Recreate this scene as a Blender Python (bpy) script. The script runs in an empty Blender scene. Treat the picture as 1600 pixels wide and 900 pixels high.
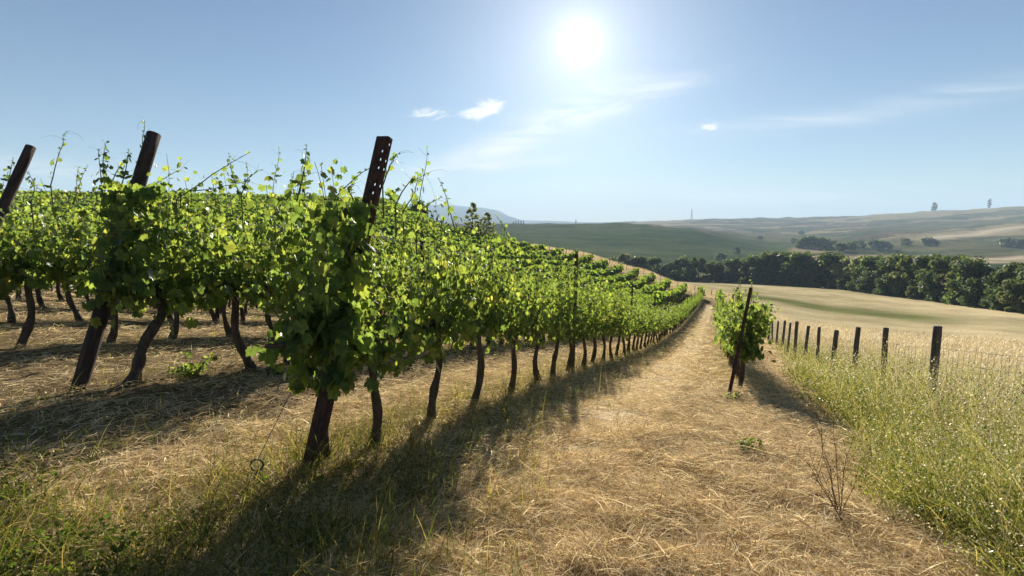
import bpy, math
import numpy as np

R = math.radians
rng = np.random.default_rng(7)
scene = bpy.context.scene
COL = scene.collection

# ------------------------------------------------------------------ camera model
CAM = np.array([0.0, 0.0, 1.6])
PITCH = R(6.8)
F = 800.0
SP, CP = math.sin(PITCH), math.cos(PITCH)
def z_of(px, py, r):
    """ground height seen at column px, line py, at horizontal distance r"""
    u = (px - 800) / F
    y = r * math.cos(math.atan(u))
    v = (450 - py) / F
    return CAM[2] + y * (v * CP - SP) / (CP + v * SP)
def direction(px, py):
    u, v = (px - 800) / F, (450 - py) / F
    d = np.array([u, CP + v * SP, v * CP - SP])
    return d / np.linalg.norm(d)

def at(px, py, y):
    u, v = (px - 800) / F, (450 - py) / F
    Z = y * (v * CP - SP) / (CP + v * SP)
    return np.array([u * (y * CP - Z * SP), y, CAM[2] + Z])

# ------------------------------------------------------------------ terrain
AZ = R(22.0)
DX, DY = math.sin(AZ), math.cos(AZ)
AX, AY = -1.17, 2.8                      # foot of the first end post
def st(x, y):
    s = (x - AX) * DX + (y - AY) * DY
    t = -((x - AX) * DY - (y - AY) * DX)
    return s, t
def xy(s, t):
    return AX + s * DX - t * DY, AY + s * DY + t * DX

def hermite(xs, ys, q):
    xs, ys = np.asarray(xs, float), np.asarray(ys, float)
    h = np.diff(xs); d = np.diff(ys) / h
    m = np.empty_like(ys); m[0], m[-1] = d[0], d[-1]
    m[1:-1] = (d[:-1] * h[1:] + d[1:] * h[:-1]) / (h[:-1] + h[1:])
    q = np.clip(q, xs[0], xs[-1])
    i = np.clip(np.searchsorted(xs, q) - 1, 0, len(xs) - 2)
    w = (q - xs[i]) / h[i]
    return ((1 + 2 * w) * (1 - w) ** 2 * ys[i] + w * (1 - w) ** 2 * h[i] * m[i]
            + w * w * (3 - 2 * w) * ys[i + 1] + w * w * (w - 1) * h[i] * m[i + 1])

PS = [-30, -8, -2.4, 0, 1.4, 3, 4.6, 9, 14.4, 21.3, 40, 70, 110]
PZ = [0.5, 0.34, 0.27, 0.15, 0.0, -0.25, -0.53, -1.33, -2.32, -3.35, -5.7, -8.9, -12.5]
RS = [20, 45, 77, 105, 140, 200, 260, 400, 650, 900, 1300, 2000, 2800, 4500, 7000, 9500]
TAB = {
 -700: [None, 396, 346, 325, 310, 320, 345, 350, 352, 352, 352, 352, 352, 352, 352, 352],
 0:    [None, 396, 346, 325, 312, 322, 345, 352, 352, 352, 352, 352, 352, 352, 352, 352],
 200:  [None, 393, 344, 326, 313, 324, 345, 352, 352, 352, 352, 352, 352, 352, 352, 352],
 400:  [None, 392, 345, 327, 315, 326, 348, 352, 352, 352, 352, 352, 352, 352, 352, 352],
 600:  [None, 402, 350, 330, 320, 340, 370, 375, 368, 352, 352, 352, 350, 347, 332, 345],
 660:  [None, 414, 366, 347, 341, 365, 385, 385, 368, 352, 352, 351, 350, 345, 321, 340],
 700:  [None, 425, 378, 361, 362, 388, 398, 388, 368, 352, 352, 351, 350, 345, 322, 345],
 750:  [None, 440, 390, 371, 377, 398, 404, 391, 368, 351.5, 352, 351, 350, 346, 325, 346],
 775:  [None, 446, 394, 374, 381, 402, 408, 393, 368, 351, 352, 351, 350, 347, 329, 345],
 800:  [None, 452, 401, 380, 388, 405, 412, 395, 370, 350.5, 352, 351, 351, 349, 340, 345],
 822:  [None, 456, 408, 384, 391, 408, 415, 397, 370, 350.5, 352, 351, 351, 349, 347.5, 343.5],
 900:  [None, 473, 428, 396, 402, 420, 425, 405, 370, 350, 354, 352, 350, 349, 348, 347.5],
 1000: [None, 486, 451, 424, 426, 432, 436, 415, 375, 351, 356, 352, 346.5, 348, 350, 350],
 1060: [None, 492, 465, 445, 441, 440, 440, 420, 380, 354, 360, 351, 344.5, 348, 351, 351],
 1125: [None, 499, 474, 458, 449, 444, 441, 424, 386, 366, 366, 352, 343, 348, 352, 352],
 1200: [None, 515, 488, 471, 459, 448, 443, 425, 394, 384, 371, 354, 341, 348, 352, 352],
 1300: [None, 530, 505, 486, 469, 453, 446, 420, 396, 384, 369, 352, 339.5, 348, 352, 352],
 1400: [None, 540, 515, 493, 475, 459, 450, 423, 399, 384, 366, 348, 334, 346, 352, 352],
 1500: [None, 549, 521, 498, 480, 465, 456, 427, 402, 385, 363, 344, 328.5, 340, 352, 352],
 1600: [None, 556, 526, 502, 485, 471, 460, 430, 404, 387, 361, 340, 324, 338, 352, 352],
 2000: [None, 575, 545, 515, 495, 480, 465, 432, 404, 386, 356, 330, 310, 330, 352, 352],
}
def z_near(x, y):
    s, t = st(x, y)
    z = hermite(PS, PZ, s)
    z = z + 0.03 * np.clip(t, -40, 60) + np.where(t < -3, 0.03 * (t + 3), 0)
    return z
_cols = sorted(TAB)
_az = np.array([math.atan((c - 800) / F) for c in _cols])
_lr = np.log(np.array(RS, float))
_Z = np.zeros((len(_cols), len(RS)))
for i, c in enumerate(_cols):
    for j, r in enumerate(RS):
        a = _az[i]
        if TAB[c][j] is None:
            _Z[i, j] = z_near(np.array(r * math.sin(a)), np.array(r * math.cos(a)))
        else:
            _Z[i, j] = z_of(c, TAB[c][j], r)
# tangents along log-r (limited), linear-smooth across azimuth
def z_far(r, a):
    q = np.clip(np.log(np.maximum(r, 1e-3)), _lr[0], _lr[-1])
    aq = np.clip(a, _az[0], _az[-1])
    i = np.clip(np.searchsorted(_az, aq) - 1, 0, len(_az) - 2)
    w = (aq - _az[i]) / (_az[i + 1] - _az[i])
    w = 0.5 * w + 0.5 * w * w * (3 - 2 * w)
    j = np.clip(np.searchsorted(_lr, q) - 1, 0, len(_lr) - 2)
    h = np.diff(_lr)
    def prof(k):
        y0, y1 = _Z[k, j], _Z[k, j + 1]
        D = np.diff(_Z, axis=1) / h
        m = np.zeros_like(_Z)
        a_, b_ = D[:, :-1], D[:, 1:]
        same = a_ * b_ > 0
        m[:, 1:-1] = np.where(same, 2 * a_ * b_ / np.where(same, a_ + b_, 1), 0)
        m[:, 0], m[:, -1] = D[:, 0], D[:, -1]
        W = (q - _lr[j]) / h[j]
        return ((1 + 2 * W) * (1 - W) ** 2 * y0 + W * (1 - W) ** 2 * h[j] * m[k, j]
                + W * W * (3 - 2 * W) * y1 + W * W * (W - 1) * h[j] * m[k, j + 1])
    return prof(i) * (1 - w) + prof(i + 1) * w
def smooth(a, b, x):
    w = np.clip((x - a) / (b - a), 0, 1)
    return w * w * (3 - 2 * w)

# value noise (2-D)
_perm = np.random.default_rng(3).random((256, 256))
def vnoise(x, y):
    xi, yi = np.floor(x).astype(int), np.floor(y).astype(int)
    fx, fy = x - xi, y - yi
    fx, fy = fx * fx * (3 - 2 * fx), fy * fy * (3 - 2 * fy)
    g = lambda i, j: _perm[i % 256, j % 256]
    return ((g(xi, yi) * (1 - fx) + g(xi + 1, yi) * fx) * (1 - fy)
            + (g(xi, yi + 1) * (1 - fx) + g(xi + 1, yi + 1) * fx) * fy)
def fbm(x, y, o=4):
    s, a, n = 0, 0.5, 0
    for k in range(o):
        s = s + a * vnoise(x * 2 ** k + 17 * k, y * 2 ** k + 5 * k); n += a; a *= 0.5
    return s / n

def ground_z(x, y):
    x, y = np.asarray(x, float), np.asarray(y, float)
    r = np.hypot(x, y); a = np.arctan2(x, y)
    zn = z_near(x, y)
    zf = z_far(r, a)
    w = smooth(20, 45, r)
    z = zn * (1 - w) + zf * w
    z = z + ((fbm(x * 1.7, y * 1.7, 3) - 0.5) * 0.08 + (fbm(x * 5.3 + 9, y * 5.3, 2) - .5) * .05) * (1 - smooth(30, 60, r))
    z = z + (fbm(x / 90 + 3, y / 90, 4) - 0.5) * 16 * smooth(300, 900, r) * (1 - smooth(3500, 5000, r))
    z = z + (fbm(x / 500 + 3, y / 500, 4) - 0.5) * 60 * smooth(4500, 7000, r)
    return z

# ------------------------------------------------------------------ helpers
def tag(o, label=None, cat=None, group=None, kind=None):
    if label: o['label'] = label
    if cat: o['category'] = cat
    if group: o['group'] = group
    if kind: o['kind'] = kind
    return o
def link(o, parent=None):
    COL.objects.link(o)
    if parent: o.parent = parent
    return o
def empty(name, loc, rz=0.0):
    o = bpy.data.objects.new(name, None)
    o.location = loc; o.rotation_euler = (0, 0, rz); o.empty_display_size = 0.1
    return link(o)

class MB:
    """collects vertices and faces; build() links them as ONE mesh object"""
    def __init__(self): self.v, self.f, self.n = [], [], 0
    def add(self, v, faces, mi=0):
        v = np.asarray(v, float).reshape(-1, 3)
        for fa in (faces if isinstance(faces, list) else [faces]):
            fa = np.asarray(fa, int)
            if len(fa): self.f.append((fa + self.n, mi))
        self.v.append(v); self.n += len(v)
    def tube(self, pts, rad, n=8, mi=0, cap=True, wob=0.0, g=rng):
        pts = np.asarray(pts, float); k = len(pts)
        rad = np.broadcast_to(np.asarray(rad, float), (k,))
        tn = np.gradient(pts, axis=0); tn /= np.linalg.norm(tn, axis=1)[:, None] + 1e-9
        ref = np.array([0, 0, 1.0]) if abs(tn[0, 2]) < 0.8 else np.array([1.0, 0, 0])
        a = np.cross(tn, ref); a /= np.linalg.norm(a, axis=1)[:, None] + 1e-9
        b = np.cross(tn, a)
        th = np.arange(n) * 2 * np.pi / n
        rr = rad[:, None] * (1 + wob * (g.random((k, n)) - 0.5) * 2)
        V = pts[:, None] + rr[..., None] * (np.cos(th)[None, :, None] * a[:, None] + np.sin(th)[None, :, None] * b[:, None])
        i, j = np.meshgrid(np.arange(k - 1), np.arange(n), indexing='ij')
        q = np.stack([i * n + j, i * n + (j + 1) % n, (i + 1) * n + (j + 1) % n, (i + 1) * n + j], -1).reshape(-1, 4)
        fs = [q]
        if cap:
            if n >= 3:
                fs += [np.array([[0, t + 2, t + 1] for t in range(n - 2)]), np.array([[(k - 1) * n, (k - 1) * n + t + 1, (k - 1) * n + t + 2] for t in range(n - 2)])]
        self.add(V.reshape(-1, 3), fs, mi)
    def mesh(self, name, mats, smooth_shade=False):
        me = bpy.data.meshes.new(name)
        V = np.concatenate(self.v) if self.v else np.zeros((0, 3))
        loops = np.concatenate([f.ravel() for f, _ in self.f])
        tot = np.concatenate([np.full(len(f), f.shape[1]) for f, _ in self.f])
        mi = np.concatenate([np.full(len(f), m) for f, m in self.f])
        me.vertices.add(len(V)); me.vertices.foreach_set('co', V.astype(np.float32).ravel())
        me.loops.add(len(loops)); me.loops.foreach_set('vertex_index', loops.astype(np.int32))
        me.polygons.add(len(tot))
        st_ = np.concatenate([[0], np.cumsum(tot)[:-1]])
        me.polygons.foreach_set('loop_start', st_.astype(np.int32))
        me.polygons.foreach_set('material_index', mi.astype(np.int32))
        if smooth_shade: me.polygons.foreach_set('use_smooth', np.ones(len(tot), bool))
        for m in (mats if isinstance(mats, list) else [mats]): me.materials.append(m)
        me.update(calc_edges=True)
        return me
    def build(self, name, mats, parent=None, smooth_shade=False):
        return link(bpy.data.objects.new(name, self.mesh(name, mats, smooth_shade)), parent)

def basis(normal, tip):
    n = normal / (np.linalg.norm(normal, axis=1)[:, None] + 1e-9)
    y = tip - n * np.sum(tip * n, 1)[:, None]; y /= np.linalg.norm(y, axis=1)[:, None] + 1e-9
    x = np.cross(y, n)
    return x, y, n
def scatter(mb, T, tri, pos, normal, tip, size, cup=None, mi=0):
    """copies the flat template T (k,2) on every position"""
    n = len(pos)
    if n == 0: return
    x, y, nn = basis(normal, tip)
    size = np.broadcast_to(np.asarray(size, float), (n,))
    L = T[None] * size[:, None, None]
    cup = np.zeros(n) if cup is None else cup
    zz = -(cup[:, None]) * (np.abs(T[None, :, 0]) * 0.55 + 0.5 * T[None, :, 1] ** 2 * np.sign(T[None, :, 1])) * size[:, None]
    V = pos[:, None] + L[..., 0:1] * x[:, None] + L[..., 1:2] * y[:, None] + zz[..., None] * nn[:, None]
    k = len(T)
    fa = (tri[None] + (np.arange(n) * k)[:, None, None]).reshape(-1, tri.shape[1])
    mb.add(V.reshape(-1, 3), fa, mi)

def leaf_template(half):
    h = [(math.radians(a), r) for a, r in half]
    pts = [(math.sin(a) * r, math.cos(a) * r) for a, r in h]
    pts += [(-math.sin(a) * r, math.cos(a) * r) for a, r in reversed(h[1:])]
    T = np.array([(0, 0)] + pts)
    m = len(pts)
    tri = np.array([(0, 1 + (i + 1) % m, 1 + i) for i in range(m)])
    tri = tri[[i for i in range(m) if i != len(h) - 1]] if False else tri
    return T, tri
LEAF_H = leaf_template([(0, 1.0), (8, .86), (13, .9), (20, .72), (27, .66), (34, .74), (42, .82), (49, .93), (57, .8), (64, .82),
                        (74, .70), (82, .62), (92, .65), (104, .68), (114, .73), (126, .6), (138, .62), (151, .5), (164, .36), (175, .1)])
LEAF_M = leaf_template([(0, 1.0), (26, .76), (48, .92), (80, .68), (112, .72), (150, .5), (175, .12)])
LEAF_L = (np.array([(0, -.35), (.6, -.05), (.5, .5), (0, 1.0), (-.5, .5), (-.6, -.05)]), np.array([(0, 1, 2, 3), (0, 3, 4, 5)]))
QUAD = (np.array([(-.5, -.5), (.5, -.5), (.62, .4), (0, .75), (-.62, .4)]), np.array([(0, 1, 2, 3, 4)]))
rot90 = R(90) - AZ

# ------------------------------------------------------------------ materials
def new_mat(name):
    m = bpy.data.materials.new(name); m.use_nodes = True
    nt = m.node_tree; nt.nodes.clear()
    out = nt.nodes.new('ShaderNodeOutputMaterial')
    return m, nt, out
def N(nt, t, **kw):
    n = nt.nodes.new(t)
    for k, v in kw.items():
        if k.startswith('i_'): n.inputs[k[2:].replace('_', ' ')].default_value = v
        else: setattr(n, k, v)
    return n
def ramp(nt, fac, stops):
    r = nt.nodes.new('ShaderNodeValToRGB')
    el = r.color_ramp.elements
    while len(el) < len(stops): el.new(0.5)
    for e, (p, c) in zip(el, stops): e.position = p; e.color = (*c, 1)
    nt.links.new(fac, r.inputs[0]); return r.outputs[0]
def foliage_mat(name, stops, trans=0.45, tint=(1.0, 1.0, 0.5), gloss=0.08, rough=0.4, tgain=1.6, relief=False):
    m, nt, out = new_mat(name)
    geo = N(nt, 'ShaderNodeNewGeometry')
    c = ramp(nt, geo.outputs['Random Per Island'], stops)
    bump = None
    if relief:
        tc = N(nt, 'ShaderNodeTexCoord')
        nz = N(nt, 'ShaderNodeTexNoise'); nz.inputs['Scale'].default_value = 34; nz.inputs['Detail'].default_value = 4
        nt.links.new(tc.outputs['Object'], nz.inputs['Vector'])
        mr_ = N(nt, 'ShaderNodeMapRange'); mr_.inputs[1].default_value = .3; mr_.inputs[2].default_value = .7; mr_.inputs[3].default_value = .62; mr_.inputs[4].default_value = 1.35
        nt.links.new(nz.outputs[0], mr_.inputs[0])
        sc_ = N(nt, 'ShaderNodeVectorMath', operation='SCALE'); nt.links.new(c, sc_.inputs[0]); nt.links.new(mr_.outputs[0], sc_.inputs['Scale']); c = sc_.outputs[0]
        bp = N(nt, 'ShaderNodeBump'); bp.inputs['Strength'].default_value = .8; bp.inputs['Distance'].default_value = .02
        nt.links.new(nz.outputs[0], bp.inputs['Height']); bump = bp.outputs[0]
    d = N(nt, 'ShaderNodeBsdfDiffuse'); nt.links.new(c, d.inputs['Color'])
    if bump: nt.links.new(bump, d.inputs['Normal'])
    mul = N(nt, 'ShaderNodeMix', data_type='RGBA', blend_type='MULTIPLY'); mul.inputs['Factor'].default_value = 1
    nt.links.new(c, mul.inputs['A']); mul.inputs['B'].default_value = (tint[0] * tgain, tint[1] * tgain, tint[2] * tgain, 1)
    t = N(nt, 'ShaderNodeBsdfTranslucent'); nt.links.new(mul.outputs['Result'], t.inputs['Color'])
    mx = N(nt, 'ShaderNodeMixShader'); mx.inputs[0].default_value = trans
    nt.links.new(d.outputs[0], mx.inputs[1]); nt.links.new(t.outputs[0], mx.inputs[2])
    sh = mx.outputs[0]
    if gloss > 0:
        g = N(nt, 'ShaderNodeBsdfGlossy'); g.inputs['Roughness'].default_value = rough
        if bump: nt.links.new(bump, g.inputs['Normal'])
        fr = N(nt, 'ShaderNodeFresnel'); fr.inputs['IOR'].default_value = 1.4
        mm = N(nt, 'ShaderNodeMath', operation='MULTIPLY_ADD'); mm.inputs[1].default_value = gloss * 5; mm.inputs[2].default_value = 0.0
        nt.links.new(fr.outputs[0], mm.inputs[0])
        m2 = N(nt, 'ShaderNodeMixShader'); nt.links.new(mm.outputs[0], m2.inputs[0])
        nt.links.new(sh, m2.inputs[1]); nt.links.new(g.outputs[0], m2.inputs[2]); sh = m2.outputs[0]
    nt.links.new(sh, out.inputs[0])
    return m
def rough_mat(name, c0, c1, scale=8, rough=0.9, stretch=(1, 1, 1), bump=0.4, metal=0.0, spec=0.3):
    m, nt, out = new_mat(name)
    tc = N(nt, 'ShaderNodeTexCoord'); mp = N(nt, 'ShaderNodeMapping'); mp.inputs['Scale'].default_value = stretch
    nt.links.new(tc.outputs['Object'], mp.inputs[0])
    n = N(nt, 'ShaderNodeTexNoise'); n.inputs['Scale'].default_value = scale; n.inputs['Detail'].default_value = 8; n.inputs['Roughness'].default_value = 0.65
    nt.links.new(mp.outputs[0], n.inputs['Vector'])
    c = ramp(nt, n.outputs['Fac'], [(0.32, c0), (0.68, c1)])
    p = N(nt, 'ShaderNodeBsdfPrincipled'); p.inputs['Roughness'].default_value = rough; p.inputs['Metallic'].default_value = metal
    p.inputs['Specular IOR Level'].default_value = spec
    nt.links.new(c, p.inputs['Base Color'])
    b = N(nt, 'ShaderNodeBump'); b.inputs['Strength'].default_value = bump; b.inputs['Distance'].default_value = 0.02
    nt.links.new(n.outputs['Fac'], b.inputs['Height']); nt.links.new(b.outputs[0], p.inputs['Normal'])
    nt.links.new(p.outputs[0], out.inputs[0])
    return m

M_LEAF = foliage_mat('vine leaf', [(0, (.050, .085, .034)), (.45, (.074, .116, .042)), (.8, (.104, .142, .048)), (.975, (.130, .165, .055)), (1, (.20, .19, .065))], 0.54, (1.62, 1.42, .56), .032, .42, 2.4, True)
M_LEAF_FAR = foliage_mat('vine leaf far', [(0, (.055, .09, .028)), (.6, (.085, .128, .036)), (1, (.13, .165, .045))], 0.5, (1.5, 1.4, .52), .03, .5, 2.3)
M_SHOOT = foliage_mat('green shoot', [(0, (.10, .14, .04)), (1, (.14, .13, .05))], 0.2, (1, 1, .6), .06)
M_BARK = rough_mat('vine bark', (.035, .024, .016), (.14, .10, .07), 22, .95, (1, 1, .25), 1.0)
M_RUST = rough_mat('rusty steel', (.022, .014, .011), (.105, .046, .028), 26, .9, (1, 1, .5), .9)
M_DARKPOST = rough_mat('weathered dark post', (.022, .016, .014), (.095, .062, .046), 24, .95, (1, 1, .12), 1.0)
M_WOOD = rough_mat('grey chestnut wood', (.05, .042, .034), (.17, .145, .12), 16, .95, (1, 1, .15), .8)
M_WIRE = rough_mat('dull weathered wire', (.10, .085, .07), (.17, .15, .12), 30, .9, bump=0, metal=0, spec=.1)
M_IRON = rough_mat('grey iron', (.06, .058, .052), (.14, .13, .12), 30, .6, bump=0, metal=.3)
M_STRAW = foliage_mat('cut straw', [(0, (.24, .17, .088)), (.3, (.54, .425, .245)), (.75, (.74, .62, .40)), (1, (.88, .80, .59))], 0.48, (1, .93, .80), .0, .5, 1.4)
M_GRASS = foliage_mat('green grass', [(0, (.050, .072, .018)), (.45, (.095, .115, .03)), (.7, (.18, .16, .055)), (1, (.38, .28, .13))], 0.5, (1.1, 1.1, .5), .0, .45, 1.6)
M_CLOVER = foliage_mat('low green herbs', [(0, (.035, .06, .018)), (.6, (.07, .10, .026)), (1, (.15, .16, .05))], 0.45, (1.2, 1.25, .5), .0, .4, 1.8)
M_WEED = foliage_mat('tall weed stems', [(0, (.08, .105, .03)), (.5, (.165, .18, .05)), (.85, (.28, .255, .095)), (1, (.46, .38, .19))], 0.5, (1.15, 1.1, .6), .0, .5, 1.6)
M_SEED = foliage_mat('pale seed heads', [(0, (.34, .30, .14)), (.5, (.50, .44, .25)), (1, (.70, .64, .44))], 0.45, (1, .97, .85), .03, .5, 1.1)
M_HAY = foliage_mat('standing dry grass', [(0, (.38, .29, .16)), (.5, (.53, .43, .26)), (1, (.68, .58, .39))], 0.45, (1, .96, .84), .02, .5, 1.15)
M_DEAD = foliage_mat('dead brown herb', [(0, (.14, .09, .05)), (1, (.27, .18, .10))], 0.15, (1, .9, .7), 0)
M_TREE = foliage_mat('tree leaves', [(0, (.045, .068, .034)), (.6, (.075, .10, .05)), (1, (.135, .15, .08))], 0.55, (1.1, 1.2, .5), .03, .5, 1.5)
M_TREE_PALE = foliage_mat('pale tree leaves', [(0, (.15, .17, .095)), (1, (.25, .26, .15))], 0.6, (1.1, 1.15, .6), .03, .5, 1.5)
M_TREE_OLIVE = foliage_mat('olive tree leaves', [(0, (.065, .085, .04)), (.6, (.10, .12, .058)), (1, (.17, .175, .09))], 0.55, (1.15, 1.15, .55), .02, .5, 1.6)
M_CYPRESS = foliage_mat('cypress leaves', [(0, (.014, .026, .012)), (1, (.03, .045, .02))], 0.2, (1, 1, .5), .02)
M_TRUNK = rough_mat('tree bark', (.05, .04, .03), (.13, .10, .08), 6, .95)
M_STEEL = rough_mat('pylon steel', (.2, .2, .2), (.3, .3, .3), 5, .6, metal=.5)

# ------------------------------------------------------------------ ground
def land_colour(x, y):
    r = np.hypot(x, y); px = 800 + F * np.tan(np.clip(np.arctan2(x, y), -1.2, 1.2))
    s, t = st(x, y)
    def c(v): return np.array(v)[None]
    n1 = fbm(x / 3.1, y / 3.1, 4); n2 = fbm(x / 0.45 + 9, y / 0.45, 3); n3 = fbm(x / 28 + 4, y / 60, 4)
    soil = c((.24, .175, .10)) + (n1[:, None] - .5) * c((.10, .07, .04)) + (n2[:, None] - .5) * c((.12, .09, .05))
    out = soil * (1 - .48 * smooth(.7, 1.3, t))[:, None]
    # dry field right of the fence and the grassy headland
    hay = c((.41, .335, .19)) + (n3[:, None] - .5) * c((.34, .25, .17)) + (n1[:, None] - .5) * c((.14, .11, .07))
    fieldw = np.maximum(smooth(4.0, 5.5, -t), smooth(-1, 3, r - np.interp(px, [700, 900, 1000, 1060, 1110], [94, 93, 91.5, 88, 82])) * smooth(668, 690, px))
    out = out * (1 - fieldw[:, None]) + hay * fieldw[:, None]
    # green streaks across the field
    gs = np.exp(-((r - (118 - (px - 1200) * .06)) / 9) ** 2) * smooth(1120, 1200, px) * (1 - smooth(1420, 1560, px))
    gs = np.clip(gs * (0.5 + 1.5 * fbm(x / 8, y / 14, 4)), 0, 1) * .95
    gs2 = smooth(.52, .7, fbm(x / 24 + 8, y / 50, 4)) * smooth(130, 150, r) * (1 - smooth(235, 260, r)) * .45
    g = np.clip(gs + gs2, 0, 1)
    out = out * (1 - g[:, None]) + c((.14, .15, .055)) * g[:, None]
    # valley floor under and behind the tree belt
    w = smooth(250, 300, r + (px < 1130) * 0) * 1.0
    wr = np.interp(px, [1000, 1200, 1300, 1400, 1500, 1600, 2000], [255, 250, 222, 186, 156, 134, 110])
    w = smooth(0, 25, r - wr) * (px > 640)
    vg = c((.105, .11, .048)) + (n3[:, None] - .5) * c((.14, .12, .06))
    out = out * (1 - w[:, None]) + vg * w[:, None]
    # the big green-grey hill in the middle
    n4 = fbm(x / 60, y / 22 + 7, 5)
    mid = c((.066, .088, .036)) + (n4[:, None] - .5) * c((.10, .08, .04))
    w = smooth(380, 430, r) * (px < 1240)
    out = out * (1 - w[:, None]) + mid * w[:, None]
    # far slopes: a patchwork of stubble, pasture and plough
    n5 = fbm(x / 260 + 2, y / 150 + 1, 5); n6 = fbm(x / 55 + 5, y / 25, 4)
    far = np.where((n5 > .57)[:, None], c((.27, .215, .12)), np.where((n5 > .50)[:, None], c((.12, .09, .055)), np.where((n5 > .43)[:, None], c((.06, .078, .032)), c((.115, .108, .05)))))
    far = far + (n6[:, None] - .5) * c((.13, .11, .065))
    w = np.maximum(smooth(960, 1010, r), smooth(330, 380, r) * smooth(1225, 1245, px))
    out = out * (1 - w[:, None]) + far * w[:, None]
    # pale stubble strip above the valley
    for (pa, pb, ra, rb, th) in ((1110, 1330, 420, 445, 12), (1430, 1640, 620, 700, 16), (1440, 1640, 1080, 1500, 60), (1290, 1620, 480, 560, 16)):
        rr = np.interp(px, [pa, pb], [ra, rb])
        k = np.exp(-((r - rr) / th) ** 2) * smooth(pa - 15, pa + 25, px) * (1 - smooth(pb - 15, pb + 25, px))
        out = out * (1 - k[:, None]) + c((.55, .44, .29)) * k[:, None]
    w = smooth(3800, 4500, r)
    out = out * (1 - w[:, None]) + c((.022, .034, .026)) * w[:, None]
    return np.clip(out, .01, .9)

def polar_mesh(name):
    front = np.arange(-66, 66.01, .22)
    back = np.arange(69, 291.1, 3.0)
    az = np.radians(np.concatenate([front, back]))
    rs = np.concatenate([np.geomspace(.35, 60, 190), np.geomspace(61, 9500, 270)])
    A, Rr = np.meshgrid(az, rs)
    x, y = (Rr * np.sin(A)).ravel(), (Rr * np.cos(A)).ravel()
    # behind the camera the ground repeats the outermost columns
    z = ground_z(x, y)
    V = np.stack([x, y, z], 1); V = np.concatenate([V, [[0, 0, float(ground_z(0.0, 0.01))]]])
    na, nr = len(az), len(rs)
    i, j = np.meshgrid(np.arange(nr - 1), np.arange(na), indexing='ij')
    q = np.stack([i * na + j, i * na + (j + 1) % na, (i + 1) * na + (j + 1) % na, (i + 1) * na + j], -1).reshape(-1, 4)[:, ::-1]
    j = np.arange(na); tri = np.stack([np.full(na, len(V) - 1), (j + 1) % na, j], -1)[:, ::1]
    mb = MB(); mb.add(V, [q, tri])
    m, nt, out = new_mat('land')
    at = N(nt, 'ShaderNodeAttribute', attribute_name='landcover')
    geo = N(nt, 'ShaderNodeNewGeometry')
    n = N(nt, 'ShaderNodeTexNoise'); n.inputs['Scale'].default_value = 6; n.inputs['Detail'].default_value = 9
    nt.links.new(geo.outputs['Position'], n.inputs['Vector'])
    n2 = N(nt, 'ShaderNodeTexNoise'); n2.inputs['Scale'].default_value = .11; n2.inputs['Detail'].default_value = 10; n2.inputs['Roughness'].default_value = .7
    nt.links.new(geo.outputs['Position'], n2.inputs['Vector'])
    add = N(nt, 'ShaderNodeMath', operation='ADD'); nt.links.new(n.outputs[0], add.inputs[0]); nt.links.new(n2.outputs[0], add.inputs[1])
    mr = N(nt, 'ShaderNodeMapRange'); mr.inputs[1].default_value = .6; mr.inputs[2].default_value = 1.4; mr.inputs[3].default_value = .45; mr.inputs[4].default_value = 1.55
    nt.links.new(add.outputs[0], mr.inputs[0])
    mul = N(nt, 'ShaderNodeVectorMath', operation='SCALE'); nt.links.new(at.outputs['Color'], mul.inputs[0]); nt.links.new(mr.outputs[0], mul.inputs['Scale'])
    p = N(nt, 'ShaderNodeBsdfPrincipled'); p.inputs['Roughness'].default_value = 1; p.inputs['Specular IOR Level'].default_value = 0
    nt.links.new(mul.outputs[0], p.inputs['Base Color'])
    b = N(nt, 'ShaderNodeBump'); b.inputs['Strength'].default_value = .6; b.inputs['Distance'].default_value = .05
    nt.links.new(n.outputs[0], b.inputs['Height']); nt.links.new(b.outputs[0], p.inputs['Normal'])
    nt.links.new(p.outputs[0], out.inputs[0])
    me = mb.mesh(name, m, True)
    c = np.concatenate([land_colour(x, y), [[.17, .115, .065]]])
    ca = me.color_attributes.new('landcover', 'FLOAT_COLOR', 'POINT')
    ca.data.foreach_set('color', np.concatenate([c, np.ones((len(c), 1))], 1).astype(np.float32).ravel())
    return link(bpy.data.objects.new(name, me)), m
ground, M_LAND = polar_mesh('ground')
tag(ground, kind='structure')

# the mown path between the two nearest rows
def strip(name, t0, t1, s0, s1, lift, mat):
    ss = np.arange(s0, s1, .2); tt = np.linspace(0, 1, 9)
    S, T = np.meshgrid(ss, tt, indexing='ij')
    wob = (fbm(S / 1.3, S * 0 + 3, 3) - .5) * .3
    T = t0 + wob + T * (t1 - t0)
    x, y = xy(S.ravel(), T.ravel())
    z = ground_z(x, y) + lift * (1.6 * np.sin(np.pi * np.tile(tt, len(ss))) - .6)
    n = len(tt)
    i, j = np.meshgrid(np.arange(len(ss) - 1), np.arange(n - 1), indexing='ij')
    q = np.stack([i * n + j, (i + 1) * n + j, (i + 1) * n + j + 1, i * n + j + 1], -1).reshape(-1, 4)
    mb = MB(); mb.add(np.stack([x, y, z], 1), [q]); return mb.build(name, mat, None, True)
M_PATH = rough_mat('trodden dry soil', (.34, .265, .16), (.62, .51, .345), 14, 1.0, (1, 1, 1), .6, spec=0)
path = tag(strip('path', -1.85, -.75, -5, 68, .022, M_PATH), kind='structure')

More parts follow.
